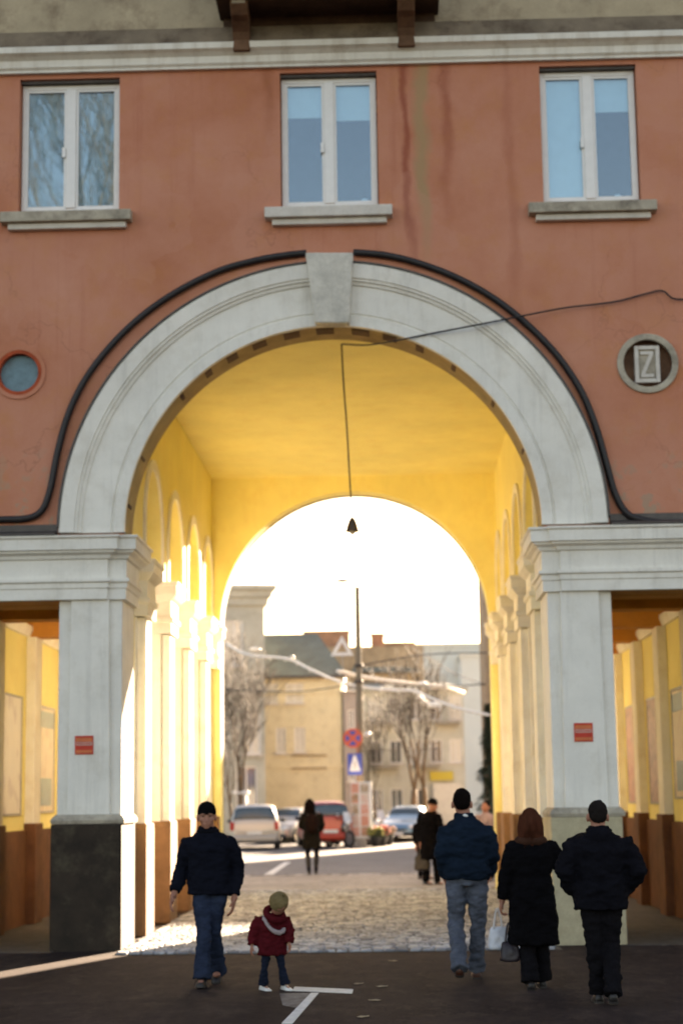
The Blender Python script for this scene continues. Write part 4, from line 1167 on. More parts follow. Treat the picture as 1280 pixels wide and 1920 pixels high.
# -------------------------------------------------------------- garlands and wires over the street
M['cable_glint'] = plain("garland_glint", (0.85, 0.83, 0.76), 0.4, 0, 0.6, 0.1)  # sun glint on the cables, put into a near-white colour
def garland(pix, label, depth0, depth1, r, bulbs, lumps=()):
    n = len(pix)
    pts = smooth_path([P(x, y, depth0 + (depth1 - depth0) * i / (n - 1)) for i, (x, y) in enumerate(pix)], 6)
    e = empty("garland", tuple(pts[0])); tag(e, label, "garland", "light garlands hung over the street")
    bpy.context.view_layer.update()
    under(MB().tube(pts, r, 8).build("hose", M['cable_glint'], None, True), e)
    me = None
    for k in range(1, len(pts), bulbs):
        o = MB().ell((0, 0, 0), (0.035, 0.035, 0.045), None, 8, 5)
        if me is None:
            me = o.mesh("bulb"); me.materials.append(M['cable_glint'])
        q = bpy.data.objects.new("bulb", me); col.objects.link(q); q.location = pts[k] - Vector((0, 0, r + 0.02)); under(q, e)
    for (x, y, dep, sx, sz) in lumps:  # pale lumps giving shape to the white glare along the cable
        c = P(x, y, dep)
        under(MB().ell(tuple(c), (sx, 0.12, sz)).build("lamp", M['cable_glint'], None, True), e)
garland([(425, 1207), (450, 1222), (478, 1230), (520, 1233), (548, 1238), (575, 1252), (610, 1268), (640, 1279), (664, 1285), (700, 1291), (740, 1294), (777, 1296), (800, 1306), (835, 1320), (870, 1331), (918, 1341)], "long pale garland sagging across the whole street below the roofs", 70, 63, 0.05, 5,
        ((478, 1217, 70, 0.24, 0.07), (548, 1232, 68, 0.08, 0.06)))
garland([(632, 1258), (680, 1269), (730, 1277), (765, 1281), (800, 1285), (840, 1291), (868, 1299)], "thick white garland stretched between lamp post and balcony flats", 66, 72, 0.065, 4, ((793, 1281, 70, 0.16, 0.09), (820, 1288, 71, 0.35, 0.08)))
garland([(782, 1300), (800, 1317), (822, 1324), (828, 1318)], "short drooping white garland piece below the long one", 66, 66, 0.06, 3, ((812, 1322, 66, 0.24, 0.12),))
for pix, dep, lab in (([(425, 1292), (560, 1297), (676, 1279)], (72, 66), "thin dark wire from the corner house to the lamp post"),
                      ([(676, 1248), (790, 1228), (912, 1224)], (66, 64), "thin dark wire from the lamp post to the brown house cornice"),
                      ([(770, 1212), (840, 1256), (908, 1284)], (100, 66.3), "thin dark wire rising from brick chimney to the brown house"),
                      ([(676, 1278), (800, 1287), (910, 1283)], (66, 66.3), "thin dark wire level with the garlands right of the lamp post")):
    n = len(pix)
    pts = smooth_path([P(x, y, dep[0] + (dep[1] - dep[0]) * i / (n - 1)) for i, (x, y) in enumerate(pix)], 6)
    tag(MB().tube(pts, 0.022, 6).build("overhead_wire", M['black'], None, True), lab, "wire", "wires over the street")
tc = P(641, 1220, 66.0)
ts = empty("warning_sign", tuple(tc)); tag(ts, "white triangular sign hung on a wire left of the lamp post", "road sign")
bpy.context.view_layer.update()
def tri(r): return [(r * math.cos(R(90 + 120 * k)), 0.06 + r * math.sin(R(90 + 120 * k))) for k in range(3)]
o3, i3 = tri(0.5), tri(0.25)
mb = MB()
for k in range(3):
    a, b2 = k, (k + 1) % 3
    mb.prism_xz([o3[a], o3[b2], i3[b2], i3[a]], 0, 0.04)
mb.build("frame", M['sign_white'], ts)
hp_ = P(641, 1258, 66.0)
MB().tube([(0, 0.02, -0.2), (0.03, 0.02, hp_.z - tc.z)], 0.02, 6).build("hanger", M['grey_metal'], ts)

# -------------------------------------------------------------- vehicles
M['tyre'] = plain("tyre_rubber", (0.025, 0.023, 0.022), 0.8)
M['rim'] = plain("alloy_rim", (0.45, 0.45, 0.45), 0.35, 0.8)
M['car_glass'] = plain("car_window", (0.03, 0.05, 0.06), 0.05, 0, 0.9, 0.2)
M['trim'] = plain("black_trim", (0.03, 0.03, 0.03), 0.6)
M['tail'] = plain("red_tail_lamp", (0.45, 0.02, 0.015), 0.2)
M['head'] = plain("clear_headlamp", (0.7, 0.7, 0.68), 0.15, 0.2, 0.8)
M['plate'] = plain("number_plate", (0.7, 0.7, 0.66), 0.5)
def car_paint(name, c, metal=0.3):
    return plain(name, c, 0.28, metal, 0.5, 0.03, 2.0, 0.6)
def car(label, loc, rz, paint, L=4.4, W=1.75, H=1.45, style="estate", group="cars standing in the far street"):
    """front points to local -Y; body lofted through stations (y, belt half width, roof half width, sill, belt, roof)"""
    e = empty("parked_car", loc, rz); tag(e, label, "car", group)
    w = W / 2
    bz = 0.58 * H                      # belt line
    if style == "estate":
        S = [(-L / 2, .74 * w, .70 * w, .30, .42, .50), (-L / 2 + .12, .92 * w, .86 * w, .22, .50, .62), (-L / 2 + .55, w, .90 * w, .20, bz - .10, bz - .03), (-L * .21, w, .84 * w, .20, bz - .01, bz + .05),
             (-L * .06, w, .70 * w, .20, bz, H - .05), (L * .10, w, .71 * w, .20, bz, H), (L * .32, w, .70 * w, .20, bz, H - .02), (L * .42, .99 * w, .68 * w, .21, bz, H - .06), (L / 2 - .10, .96 * w, .80 * w, .24, bz - .04, bz + .10), (L / 2, .88 * w, .80 * w, .30, .55, .66)]
        rear = (7, 8)
    elif style == "van":
        S = [(-L / 2, .76 * w, .72 * w, .32, .50, .62), (-L / 2 + .12, .93 * w, .86 * w, .24, .62, .78), (-L / 2 + .5, w, .9 * w, .22, bz - .06, bz + .02), (-L * .28, w, .86 * w, .22, bz, bz + .08),
             (-L * .10, w, .76 * w, .22, bz, H - .06), (L * .08, w, .78 * w, .22, bz, H), (L * .36, w, .78 * w, .22, bz, H - .01), (L / 2 - .20, .99 * w, .76 * w, .22, bz, H - .06), (L / 2 - .06, .97 * w, .86 * w, .24, bz - .05, bz + .04), (L / 2, .9 * w, .82 * w, .32, .6, .74)]
        rear = (7, 8)
    else:
        S = [(-L / 2, .74 * w, .70 * w, .30, .42, .52), (-L / 2 + .12, .92 * w, .86 * w, .22, .52, .64), (-L / 2 + .6, w, .90 * w, .20, bz - .08, bz - .01), (-L * .22, w, .84 * w, .20, bz - .01, bz + .04),
             (-L * .06, w, .68 * w, .20, bz, H - .05), (L * .08, w, .69 * w, .20, bz, H), (L * .20, w, .67 * w, .20, bz, H - .05), (L * .34, w, .82 * w, .20, bz, bz + .08), (L / 2 - .10, .94 * w, .84 * w, .24, bz - .06, bz + .02), (L / 2, .86 * w, .78 * w, .30, .5, .66)]
        rear = (6, 7)
    def ringpts(s):
        y, hw, hr, zs, zb, zr = s
        half = [(0.80 * hw, zs), (0.97 * hw, zs + 0.05), (hw, zs + 0.35 * (zb - zs)), (0.985 * hw, zb), (hr * 1.03, zb + 0.86 * (zr - zb)), (hr * 0.90, zr - 0.012), (hr * 0.45, zr + 0.012)]
        return [(x, y, z) for x, z in half] + [(-x, y, z) for x, z in reversed(half)]
    rings = [ringpts(s) for s in S]
    body = MB().loft(rings).build("body", paint, e, True)
    md = body.modifiers.new("sub", 'SUBSURF'); md.levels = 1; md.render_levels = 1
    def patch(i, j, a, b2, off, t0=0.1, t1=0.9, s0=0.08, s1=0.92):
        """glass over the loft between stations i and j, ring indices a..b2"""
        vs, fs = [], []
        idx = list(range(a, b2 + 1))
        nu, nv = 5, (len(idx) - 1) * 3
        def pt(u, v):
            k = s0 * (len(idx) - 1) + v * (s1 - s0) * (len(idx) - 1)
            k0 = min(int(k), len(idx) - 2); f = k - k0
            A = Vector(rings[i][idx[k0]]).lerp(Vector(rings[i][idx[k0 + 1]]), f)
            Bq = Vector(rings[j][idx[k0]]).lerp(Vector(rings[j][idx[k0 + 1]]), f)
            return A.lerp(Bq, u)
        for u in range(nu + 1):
            for v in range(nv + 1):
                vs.append(pt(t0 + (t1 - t0) * u / nu, v / nv))
        c = Vector((0, 0, 0.7 * H))
        out = []
        for q in vs:
            out.append(q)
        nrm = (vs[nv] - vs[0]).cross(vs[(nu) * (nv + 1)] - vs[0]).normalized()
        if nrm.dot(vs[len(vs) // 2] - Vector((0, vs[len(vs) // 2].y * 0.6, 0.5 * H))) < 0:
            nrm = -nrm
        vs = [q + nrm * off for q in out] + [q - nrm * 0.02 for q in out]
        N = (nu + 1) * (nv + 1)
        for u in range(nu):
            for v in range(nv):
                p0 = u * (nv + 1) + v
                fs.append((p0, p0 + 1, p0 + nv + 2, p0 + nv + 1))
        edge = [(u * (nv + 1), (u + 1) * (nv + 1)) for u in range(nu)] + [(u * (nv + 1) + nv, (u + 1) * (nv + 1) + nv) for u in range(nu)] + [(v, v + 1) for v in range(nv)] + [(nu * (nv + 1) + v, nu * (nv + 1) + v + 1) for v in range(nv)]
        fs += [(p0, p1, p1 + N, p0 + N) for p0, p1 in edge]
        return MB().add(vs, fs)
    patch(3, 4, 4, 9, 0.012, 0.10, 0.93, 0.03, 0.97).build("windscreen", M['car_glass'], e, True)
    patch(rear[0], rear[1], 4, 9, 0.012, 0.12, 0.82, 0.04, 0.96).build("rear_window", M['car_glass'], e, True)
    for (a, b2) in ((3, 4), (10, 9)):
        patch(4, 5, min(a, b2), max(a, b2), 0.010, 0.06, 0.94, 0.10, 0.90).build("side_window", M['car_glass'], e, True)
        patch(5, 6, min(a, b2), max(a, b2), 0.010, 0.06, 0.94, 0.10, 0.90).build("side_window", M['car_glass'], e, True)
    for sx in (-1, 1):
        for wy in (-L * 0.31, L * 0.30):
            t = MB()
            prof = [(0.20, -0.09), (0.30, -0.10), (0.325, -0.06), (0.33, 0.0), (0.325, 0.06), (0.30, 0.10), (0.20, 0.09)]
            t.loft([[(sx * (w - 0.10) + o, wy + r * math.cos(q), 0.33 + r * math.sin(q)) for r, o in prof] for q in [2 * math.pi * k / 20 for k in range(20)]], close=True)
            wh = t.build("wheel", M['tyre'], e, True)
            MB().loft([[(sx * (w - 0.10) + xx, wy + 0.2 * math.cos(q), 0.33 + 0.2 * math.sin(q)) for q in [2 * math.pi * k / 16 for k in range(16)]] for xx in (-0.08, 0.075)]).build("rim", M['rim'], wh)
        MB().ell((sx * 0.70 * w, -L / 2 + 0.10, 0.60 if style != "van" else 0.70), (0.17, 0.09, 0.085)).build("headlight", M['head'], e, True)
        MB().box(min(sx * 0.80 * w, sx * 0.965 * w), max(sx * 0.80 * w, sx * 0.965 * w), L / 2 - 0.16, L / 2 - 0.01, bz - 0.24, bz + 0.06).build("tail_light", M['tail'], e, bevel=0.02)
        MB().ell((sx * (w + 0.09), -L * 0.15, bz + 0.06), (0.1, 0.05, 0.07)).build("mirror", M['trim'], e, True)
    MB().box(-0.80 * w, 0.80 * w, -L / 2 - 0.04, -L / 2 + 0.12, 0.24, 0.38).build("front_bumper", M['trim'], e, bevel=0.04)
    MB().box(-0.88 * w, 0.88 * w, L / 2 - 0.10, L / 2 + 0.05, 0.30, 0.50).build("rear_bumper", M['trim'] if style == "sedan" else paint, e, bevel=0.05)
    MB().box(-0.26, 0.26, L / 2 + 0.005, L / 2 + 0.06, 0.53, 0.64).build("number_plate", M['plate'], e)
    MB().box(-0.26, 0.26, -L / 2 - 0.06, -L / 2 - 0.035, 0.28, 0.38).build("number_plate", M['plate'], e)
    MB().box(-0.45 * w, 0.45 * w, -L / 2 - 0.012, -L / 2 + 0.05, 0.44, 0.52).build("grille", M['trim'], e)
    if style == "estate":
        for sx in (-1, 1):
            MB().tube([(sx * 0.58 * w, -L * 0.02, H + 0.045), (sx * 0.58 * w, L * 0.36, H + 0.03)], 0.018, 6).build("roof_rail", M['trim'], e)
    return e
cp = G(471, 1594); car("silver boxy estate car with its rear and red lamps to the passage", (cp.x, cp.y + 2.2, 0), R(183), car_paint("silver_paint", (0.40, 0.38, 0.35)), 4.5, 1.76, 1.58, "van")
cp = G(540, 1582); car("small grey saloon partly hidden behind the silver estate car", (cp.x, cp.y + 1.9, 0), R(-20), car_paint("grey_paint", (0.33, 0.29, 0.25)), 4.1, 1.68, 1.42, "sedan")
cp = G(602, 1590); car("red people carrier standing behind the woman with the backpack", (cp.x, cp.y + 1.9, 0), R(190), car_paint("red_paint", (0.42, 0.045, 0.025), 0.1), 4.0, 1.60, 1.66, "van")
cp = G(765, 1579); car("blue saloon facing the passage beside the flower buckets", (cp.x, cp.y + 2.0, 0), R(-12), car_paint("blue_paint", (0.10, 0.22, 0.32)), 4.3, 1.72, 1.42, "sedan")
# silver mast behind the estate car
mp = G(461, 1580); mz = P(461, 1487, mp.y).z
ms = empty("road_mast", (mp.x, mp.y, 0)); tag(ms, "short white mast with side arm rising behind the silver estate car", "mast")
MB().tube([(0, 0, 0), (0, 0, mz)], 0.05, 8).build("pole", M['sign_white'], ms, True)
for k in range(8):
    MB().tube([(0, 0, mz - 0.08 - k * 0.13), (0, 0, mz - 0.15 - k * 0.13)], 0.085, 10).build("collar", M['sign_white'], ms, True)
MB().tube([(0.1, 0, mz), (-0.45, 0, mz + 0.02)], 0.035, 8).build("arm", M['sign_white'], ms, True)
MB().ell((0, 0, mz + 0.02), (0.17, 0.12, 0.09)).build("lamp", M['sign_white'], ms, True)
MB().ell((-0.47, 0, mz + 0.02), (0.10, 0.10, 0.06)).build("lamp", M['sign_white'], ms, True)

# motorcycles
def motorcycle(label, loc, rz, paint):
    e = empty("motorcycle", loc, rz); tag(e, label, "motorcycle", "motorcycles parked by the lamp post")
    for y in (-0.68, 0.66):
        t = MB().loft([[(o, y + r * math.cos(q), 0.31 + r * math.sin(q)) for r, o in ((0.22, -0.045), (0.29, -0.055), (0.31, 0), (0.29, 0.055), (0.22, 0.045))] for q in [2 * math.pi * k / 18 for k in range(18)]], close=True)
        wh = t.build("wheel", M['tyre'], e, True)
        MB().loft([[(xx, y + 0.2 * math.cos(q), 0.31 + 0.2 * math.sin(q)) for q in [2 * math.pi * k / 12 for k in range(12)]] for xx in (-0.03, 0.03)]).build("rim", M['rim'], wh)
    MB().loft([[(x * s_, y, z0 + z * h_) for x, z in ((-1, 0), (1, 0), (1.15, .6), (.6, 1), (-.6, 1), (-1.15, .6))] for y, s_, z0, h_ in ((-0.5, .06, .62, .2), (-0.3, .14, .5, .42), (0.0, .17, .42, .42), (0.25, .15, .42, .34), (0.62, .10, .55, .24), (0.9, .05, .68, .14))]).build("body", paint, e, True)
    MB().ell((0, 0.28, 0.84), (0.14, 0.42, 0.07)).build("saddle", M['trim'], e, True)
    for sx in (-1, 1):
        MB().tube([(sx * 0.07, -0.68, 0.31), (sx * 0.08, -0.52, 0.75), (sx * 0.08, -0.45, 0.98)], 0.025, 6).build("fork", M['rim'], e, True)
        MB().tube([(0, -0.45, 0.98), (sx * 0.22, -0.42, 1.04), (sx * 0.34, -0.34, 1.02)], 0.016, 6).build("handlebar", M['trim'], e, True)
        MB().ell((sx * 0.33, -0.42, 1.16), (0.07, 0.02, 0.05)).build("mirror", M['rim'], e, True)
    MB().ell((0, -0.6, 0.86), (0.10, 0.08, 0.10)).build("headlight", M['head'], e, True)
    MB().loft([[(-0.17, -0.60, 0.92), (0.17, -0.60, 0.92), (0.17, -0.585, 0.92), (-0.17, -0.585, 0.92)], [(-0.12, -0.45, 1.26), (0.12, -0.45, 1.26), (0.12, -0.435, 1.26), (-0.12, -0.435, 1.26)]]).build("windshield", M['head'], e)
    MB().tube([(0.12, 0.0, 0.3), (0.15, 0.4, 0.32), (0.16, 0.85, 0.4)], [0.03, 0.045, 0.05], 8).build("exhaust", M['rim'], e, True)
    return e
mk = G(636, 1589); motorcycle("dark motorcycle with chrome parked next to the red people carrier", (mk.x, mk.y, 0), R(35), car_paint("black_bike_paint", (0.06, 0.05, 0.045)))
mk = G(659, 1586); motorcycle("brown motorcycle parked against the advertising pillar", (mk.x - 0.1, mk.y + 0.6, 0), R(50), car_paint("brown_bike_paint", (0.16, 0.10, 0.06)))
mk = G(708, 1580); motorcycle("white scooter standing behind the flower buckets", (mk.x, mk.y + 0.8, 0), R(15), car_paint("white_scooter_paint", (0.72, 0.71, 0.68), 0.0))
# flower buckets
M['stem'] = plain("green_stems", (0.06, 0.075, 0.03), 0.7)
def bucket(px, py, colr, cname, label, seed):
    p = G(px, py)
    r_ = random.Random(seed)
    e = empty("flower_bucket", (p.x, p.y, 0)); tag(e, label, "flower bucket", "flower buckets for sale by the kerb")
    n = 14
    MB().loft([[(r * math.cos(2 * math.pi * k / n), r * math.sin(2 * math.pi * k / n), z) for k in range(n)] for r, z in ((0.13, 0.0), (0.19, 0.34), (0.20, 0.36), (0.17, 0.35), (0.12, 0.05))]).build("pail", M['trim'], e, True)
    lf, fl_ = MB(), MB()
    for k in range(46):
        an, rr = r_.uniform(0, 6.28), 0.3 * math.sqrt(r_.random())
        top = Vector((rr * math.cos(an), rr * math.sin(an), 0.62 + r_.uniform(-0.12, 0.16) - rr * 0.3))
        lf.tube([(top.x * 0.3, top.y * 0.3, 0.3), tuple(top)], [0.008, 0.012], 4)
        lf.add([top * 0.75, top * 0.8 + Vector((0.05, 0.02, 0.02)), top * 0.95, top * 0.8 - Vector((0.05, 0.02, 0.0))], [(0, 1, 2, 3)])
        fl_.ell(top, (0.045, 0.045, 0.03), None, 7, 4)
    lf.build("leaves", M['stem'], e)
    fl_.build("blossoms", plain("petals_" + cname, colr, 0.7, 0, 0.2, 0.2), e, True)
for px, py, c_, cn, lb, sd in ((692, 1586, (0.60, 0.10, 0.25), "pink", "black pail of pink flowers on the sunlit kerb", 1), (704, 1588, (0.45, 0.42, 0.12), "yellow", "black pail of yellow green flowers on the sunlit kerb", 2), (716, 1587, (0.55, 0.06, 0.05), "red", "black pail of red flowers on the sunlit kerb", 3), (728, 1585, (0.55, 0.35, 0.25), "peach", "black pail of peach flowers nearest the blue saloon", 4)):
    bucket(px, py, c_, cn, lb, sd)
# bare tree standing on the near square: the left window mirrors its crown
bare_tree("bare_tree", "tall bare tree on the square mirrored in the upper window", (-9.6, -4.0, 0), 25.0, 78, 0.5, 4, 6, 0.35, None, 0.42)

# ================================================================== PEOPLE
M['skin'] = plain("skin", (0.34, 0.15, 0.10), 0.55, 0, 0.3, 0.08, 12)
M['sole'] = plain("dark_sole", (0.03, 0.025, 0.022), 0.7)
M['eye'] = plain("dark_eye", (0.03, 0.02, 0.015), 0.2)
def leather(name, c): return plain(name, c, 0.45, 0, 0.4, 0.2, 10)

class Pose:
    """joints of one figure, metres, world-aligned, relative to the ground point below the pelvis"""
    def __init__(self, h, face, joints=None, head_pitch=0.0, head_yaw=0.0, build=1.0):
        self.h = h
        s = self.s = h / 1.75
        self.face = face                                   # heading: 0 faces the camera (-Y), pi walks away
        self.b = build
        self.fw = Vector((math.sin(face), -math.cos(face), 0))
        self.rt = Vector((math.cos(face), math.sin(face), 0))   # across the body, +x when facing the camera
        J = dict(pelvis=(0, 0, .95), waist=(0, 0, 1.10), chest=(0, 0, 1.30), neck=(0, 0, 1.47), head=(0, 0, 1.615),
                 shL=(-.185, 0, 1.42), elL=(-.235, .02, 1.13), wrL=(-.235, -.06, .88), shR=(.185, 0, 1.42), elR=(.235, .02, 1.13), wrR=(.235, -.06, .88),
                 hipL=(-.09, 0, .92), knL=(-.095, -.01, .50), anL=(-.095, .02, .09), hipR=(.09, 0, .92), knR=(.095, -.01, .50), anR=(.095, .02, .09))
        if joints:
            J.update(joints)
        # joints are given as seen from the camera (x right, y away), scaled to the figure
        self.J = {k: Vector(v) * s for k, v in J.items()}
        self.hm = Matrix.Rotation(face + head_yaw, 3, 'Z') @ Matrix.Rotation(head_pitch, 3, 'X') * 1.09
    def hd(self, u, v, w):
        """head frame: u across, v forwards, w up"""
        return self.J['head'] + self.hm @ Vector((u, -v, w)) * self.s
def oval(c, rx, ry, ang, n=22, sq=2.4):
    out = []
    for k in range(n):
        t = 2 * math.pi * k / n
        x = rx * math.copysign(abs(math.cos(t)) ** (2 / sq), math.cos(t)); y = ry * math.copysign(abs(math.sin(t)) ** (2 / sq), math.sin(t))
        out.append((c[0] + x * math.cos(ang) - y * math.sin(ang), c[1] + x * math.sin(ang) + y * math.cos(ang), c[2]))
    return out
def hand(mb, p, wr, el, curl, s):
    """palm and five separate fingers continuing the forearm"""
    d = (wr - el).normalized()
    side = p.fw - d * p.fw.dot(d); side.normalize()          # thumb side looks forward
    nrm = d.cross(side)
    if nrm.dot(Vector((-wr.x, 0, 0)) + p.rt * 0) < 0:
        nrm = -nrm                                          # palm turned to the thigh
    pc = wr + d * 0.055 * s
    mb.tube([wr - d * 0.02 * s, wr + d * 0.02 * s], [0.027 * s, 0.028 * s], 10, dome=True)
    m3 = Matrix((side, nrm, d)).transposed()
    mb.ell(pc, (0.042 * s, 0.018 * s, 0.052 * s), m3)
    for k, ln in enumerate((0.070, 0.080, 0.074, 0.058)):
        off = (0.030 - 0.0205 * k) * s
        b0 = wr + d * 0.092 * s + side * off
        b1 = b0 + (d * math.cos(curl * .4) + nrm * math.sin(curl * .4)) * ln * 0.45 * s
        b2 = b1 + (d * math.cos(curl) + nrm * math.sin(curl)) * ln * 0.32 * s
        b3 = b2 + (d * math.cos(curl * 1.5) + nrm * math.sin(curl * 1.5)) * ln * 0.26 * s
        mb.tube([b0 - d * 0.02 * s, b0, b1, b2, b3], [0.010 * s, 0.010 * s, 0.0092 * s, 0.0085 * s, 0.0075 * s], 8, dome=True)
    t0 = wr + d * 0.03 * s + side * 0.03 * s
    mb.tube([t0, t0 + (d * .7 + side * .6) * 0.035 * s, t0 + (d * .9 + side * .55 + nrm * .3) * 0.07 * s], [0.013 * s, 0.0115 * s, 0.009 * s], 8, dome=True)
def body_mesh(p, voxel, hands=(0.5, 0.5)):
    s, J, mb = p.s, p.J, MB()
    an = p.face
    b = p.b
    rings = [oval(J['pelvis'] - Vector((0, 0, .10 * s)), .10 * s, .08 * s, an), oval(J['pelvis'], .135 * s * b, .09 * s * b, an), oval(J['waist'], .125 * s * b, .085 * s * b, an), oval(J['chest'], .150 * s * b, .095 * s * b, an),
             oval(J['chest'] + Vector((0, 0, .08 * s)), .13 * s, .075 * s, an), oval(J['neck'] - Vector((0, 0, .02 * s)), .066 * s, .062 * s, an)]
    mb.loft(rings)
    mb.tube([J['neck'] - Vector((0, 0, .05 * s)), J['neck'] + Vector((0, 0, .02 * s)), J['head'] - Vector((0, 0, .03 * s))], [.070 * s, .064 * s, .062 * s], 14, dome=True)
    for q in 'LR':
        mb.tube([J['sh' + q], J['sh' + q].lerp(J['el' + q], .4), J['el' + q], J['el' + q].lerp(J['wr' + q], .35), J['wr' + q]], [.046 * s, .042 * s, .036 * s, .037 * s, .028 * s], 12, dome=True)
        mb.tube([J['hip' + q], J['hip' + q].lerp(J['kn' + q], .4), J['kn' + q], J['kn' + q].lerp(J['an' + q], .35), J['an' + q]], [.070 * s, .062 * s, .044 * s, .042 * s, .034 * s], 12, dome=True)
        f = p.fw
        mb.ell(J['an' + q] + f * .06 * s + Vector((0, 0, -.05 * s)), (.04 * s, .11 * s, .03 * s), Matrix.Rotation(p.face, 3, 'Z'))
        hand(mb, p, J['wr' + q], J['el' + q], hands[0 if q == 'L' else 1], s * 1.18)
    # head: skull, jaw, nose, brow, ears, lips
    H = p.hm
    mb.ell(p.hd(0, -.008, .022), (.074 * s, .094 * s, .098 * s), H)
    mb.ell(p.hd(0, .022, -.045), (.058 * s, .066 * s, .072 * s), H)
    mb.ell(p.hd(0, .060, -.088), (.027 * s, .025 * s, .022 * s), H)
    mb.tube([p.hd(0, .080, .012), p.hd(0, .097, -.020), p.hd(0, .108, -.036)], [.009 * s, .012 * s, .015 * s], 8, dome=True)
    mb.tube([p.hd(-.050, .070, .024), p.hd(-.02, .084, .028), p.hd(.02, .084, .028), p.hd(.050, .070, .024)], [.010 * s, .011 * s, .011 * s, .010 * s], 8, dome=True)
    mb.tube([p.hd(-.024, .080, -.064), p.hd(0, .089, -.062), p.hd(.024, .080, -.064)], [.006 * s, .010 * s, .006 * s], 8, dome=True)
    for q in (-1, 1):
        mb.ell(p.hd(q * .081, -.004, -.012), (.013 * s, .022 * s, .034 * s), H)
        mb.ell(p.hd(q * .045, .058, -.026), (.024 * s, .022 * s, .022 * s), H)
    return remesh(mb, voxel, 3)
def person(name, label, ground, p, parts, group=None, voxel=0.011, hands=(0.5, 0.5)):
    e = empty("person", tuple(ground)); tag(e, label, "person", group)
    link("body", body_mesh(p, max(0.0075, voxel * 0.75), hands), M['skin'], e, True)
    if voxel < 0.02:
        for q in (-1, 1):
            MB().ell(p.hd(q * .030, .076, .006), (.010 * p.s, .007 * p.s, .0055 * p.s), p.hm, 10, 6).build("eye", M['eye'], e, True)
            MB().tube([p.hd(q * .014, .090, .030), p.hd(q * .030, .088, .035), p.hd(q * .048, .076, .030)], [.0025 * p.s] * 3, 6).build("eyebrow", M['eye'], e, True)
    for f in parts:
        f(e, p, voxel)
    return e
def jacket(matl, hem=0.86, girth=1.0, flare=1.0, cuff=0.97, sleeve=(0.080, 0.072, 0.056), fold=0.010, collar=0.0, name="jacket", seed=1.0, shoulders=1.0, waist=1.0):
    def f(e, p, vx):
        s, J, mb = p.s, p.J, MB()
        an = p.face
        g = girth * p.b
        hemv = Vector((J['pelvis'].x, J['pelvis'].y, hem * s))
        mid = J['pelvis'].lerp(J['waist'], .5)
        rings = [oval(hemv, .178 * s * g * flare, .135 * s * g * flare, an)]
        if hem < 0.80:
            rings.append(oval((J['pelvis'].x, J['pelvis'].y, (hem * .45 + .95 * .55) * s), .185 * s * g * (flare * .5 + .5), .14 * s * g * (flare * .5 + .5), an))
        rings += [oval((J['pelvis'].x, J['pelvis'].y, .97 * s), .185 * s * g, .138 * s * g, an), oval(J['waist'], .172 * s * g * waist, .13 * s * g * waist, an), oval(J['chest'], .198 * s * g, .14 * s * g, an),
                  oval(J['chest'] + Vector((0, 0, .09 * s)), .180 * s * g * shoulders, .118 * s * g, an), oval(J['chest'] + Vector((0, 0, .135 * s)), .135 * s * g * shoulders, .10 * s * g, an), oval(J['neck'] + Vector((0, 0, .005 * s)), .082 * s, .082 * s, an)]
        mb.loft(rings)
        if collar:
            mb.loft([oval(J['neck'] - Vector((0, 0, .05 * s)), .105 * s, .10 * s, an), oval(J['neck'] + Vector((0, 0, .02 * s)), .092 * s, .092 * s, an), oval(J['neck'] + p.fw * .01 * s + Vector((0, 0, collar * s)), .088 * s, .09 * s, an)])
        for q in 'LR':
            sh, el, wr = J['sh' + q], J['el' + q], J['wr' + q]
            a, b_, c = sleeve
            mb.tube([sh + Vector((0, 0, .005 * s)), sh.lerp(el, .45), el, el.lerp(wr, .5), el.lerp(wr, cuff)], [a * s * .95, a * s, b_ * s, (b_ + c) / 2 * s, c * s], 14, dome=False)
            mb.ell(sh - Vector((0, 0, .018 * s)), (.078 * s, .08 * s, .066 * s))
        me = remesh(mb, vx, 4, (fold * 1.5 * s, 9.0 / s, 15.0 / s, seed))
        link(name, me, matl, e, True)
    return f
def trousers(matl, flare=1.0, fold=0.008, top=1.0, seed=3.0, girth=1.0, hem=0.06):
    def f(e, p, vx):
        s, J, mb = p.s, p.J, MB()
        an = p.face
        mb.loft([oval((J['pelvis'].x, J['pelvis'].y, .86 * s), .15 * s * girth, .12 * s * girth, an), oval(J['pelvis'], .172 * s * girth, .125 * s * girth, an), oval((J['pelvis'].x, J['pelvis'].y, 1.02 * s), .16 * s * girth, .115 * s * girth, an)])
        for q in 'LR':
            h, k, a = J['hip' + q], J['kn' + q], J['an' + q]
            end = a + (a - k).normalized() * (a.z - hem * s) * 0.6
            mb.tube([h + Vector((0, 0, .0)), h.lerp(k, .35), h.lerp(k, .75), k, k.lerp(a, .45), k.lerp(a, .9), end], [.102 * s * girth, .100 * s * girth, .082 * s * girth, .074 * s * girth, .070 * s * (1 + (flare - 1) * .5), .070 * s * flare, .073 * s * flare], 14)
        link("trousers", remesh(mb, vx, 4, (fold * 1.6 * s, 11.0 / s, 19.0 / s, seed)), matl, e, True)
    return f
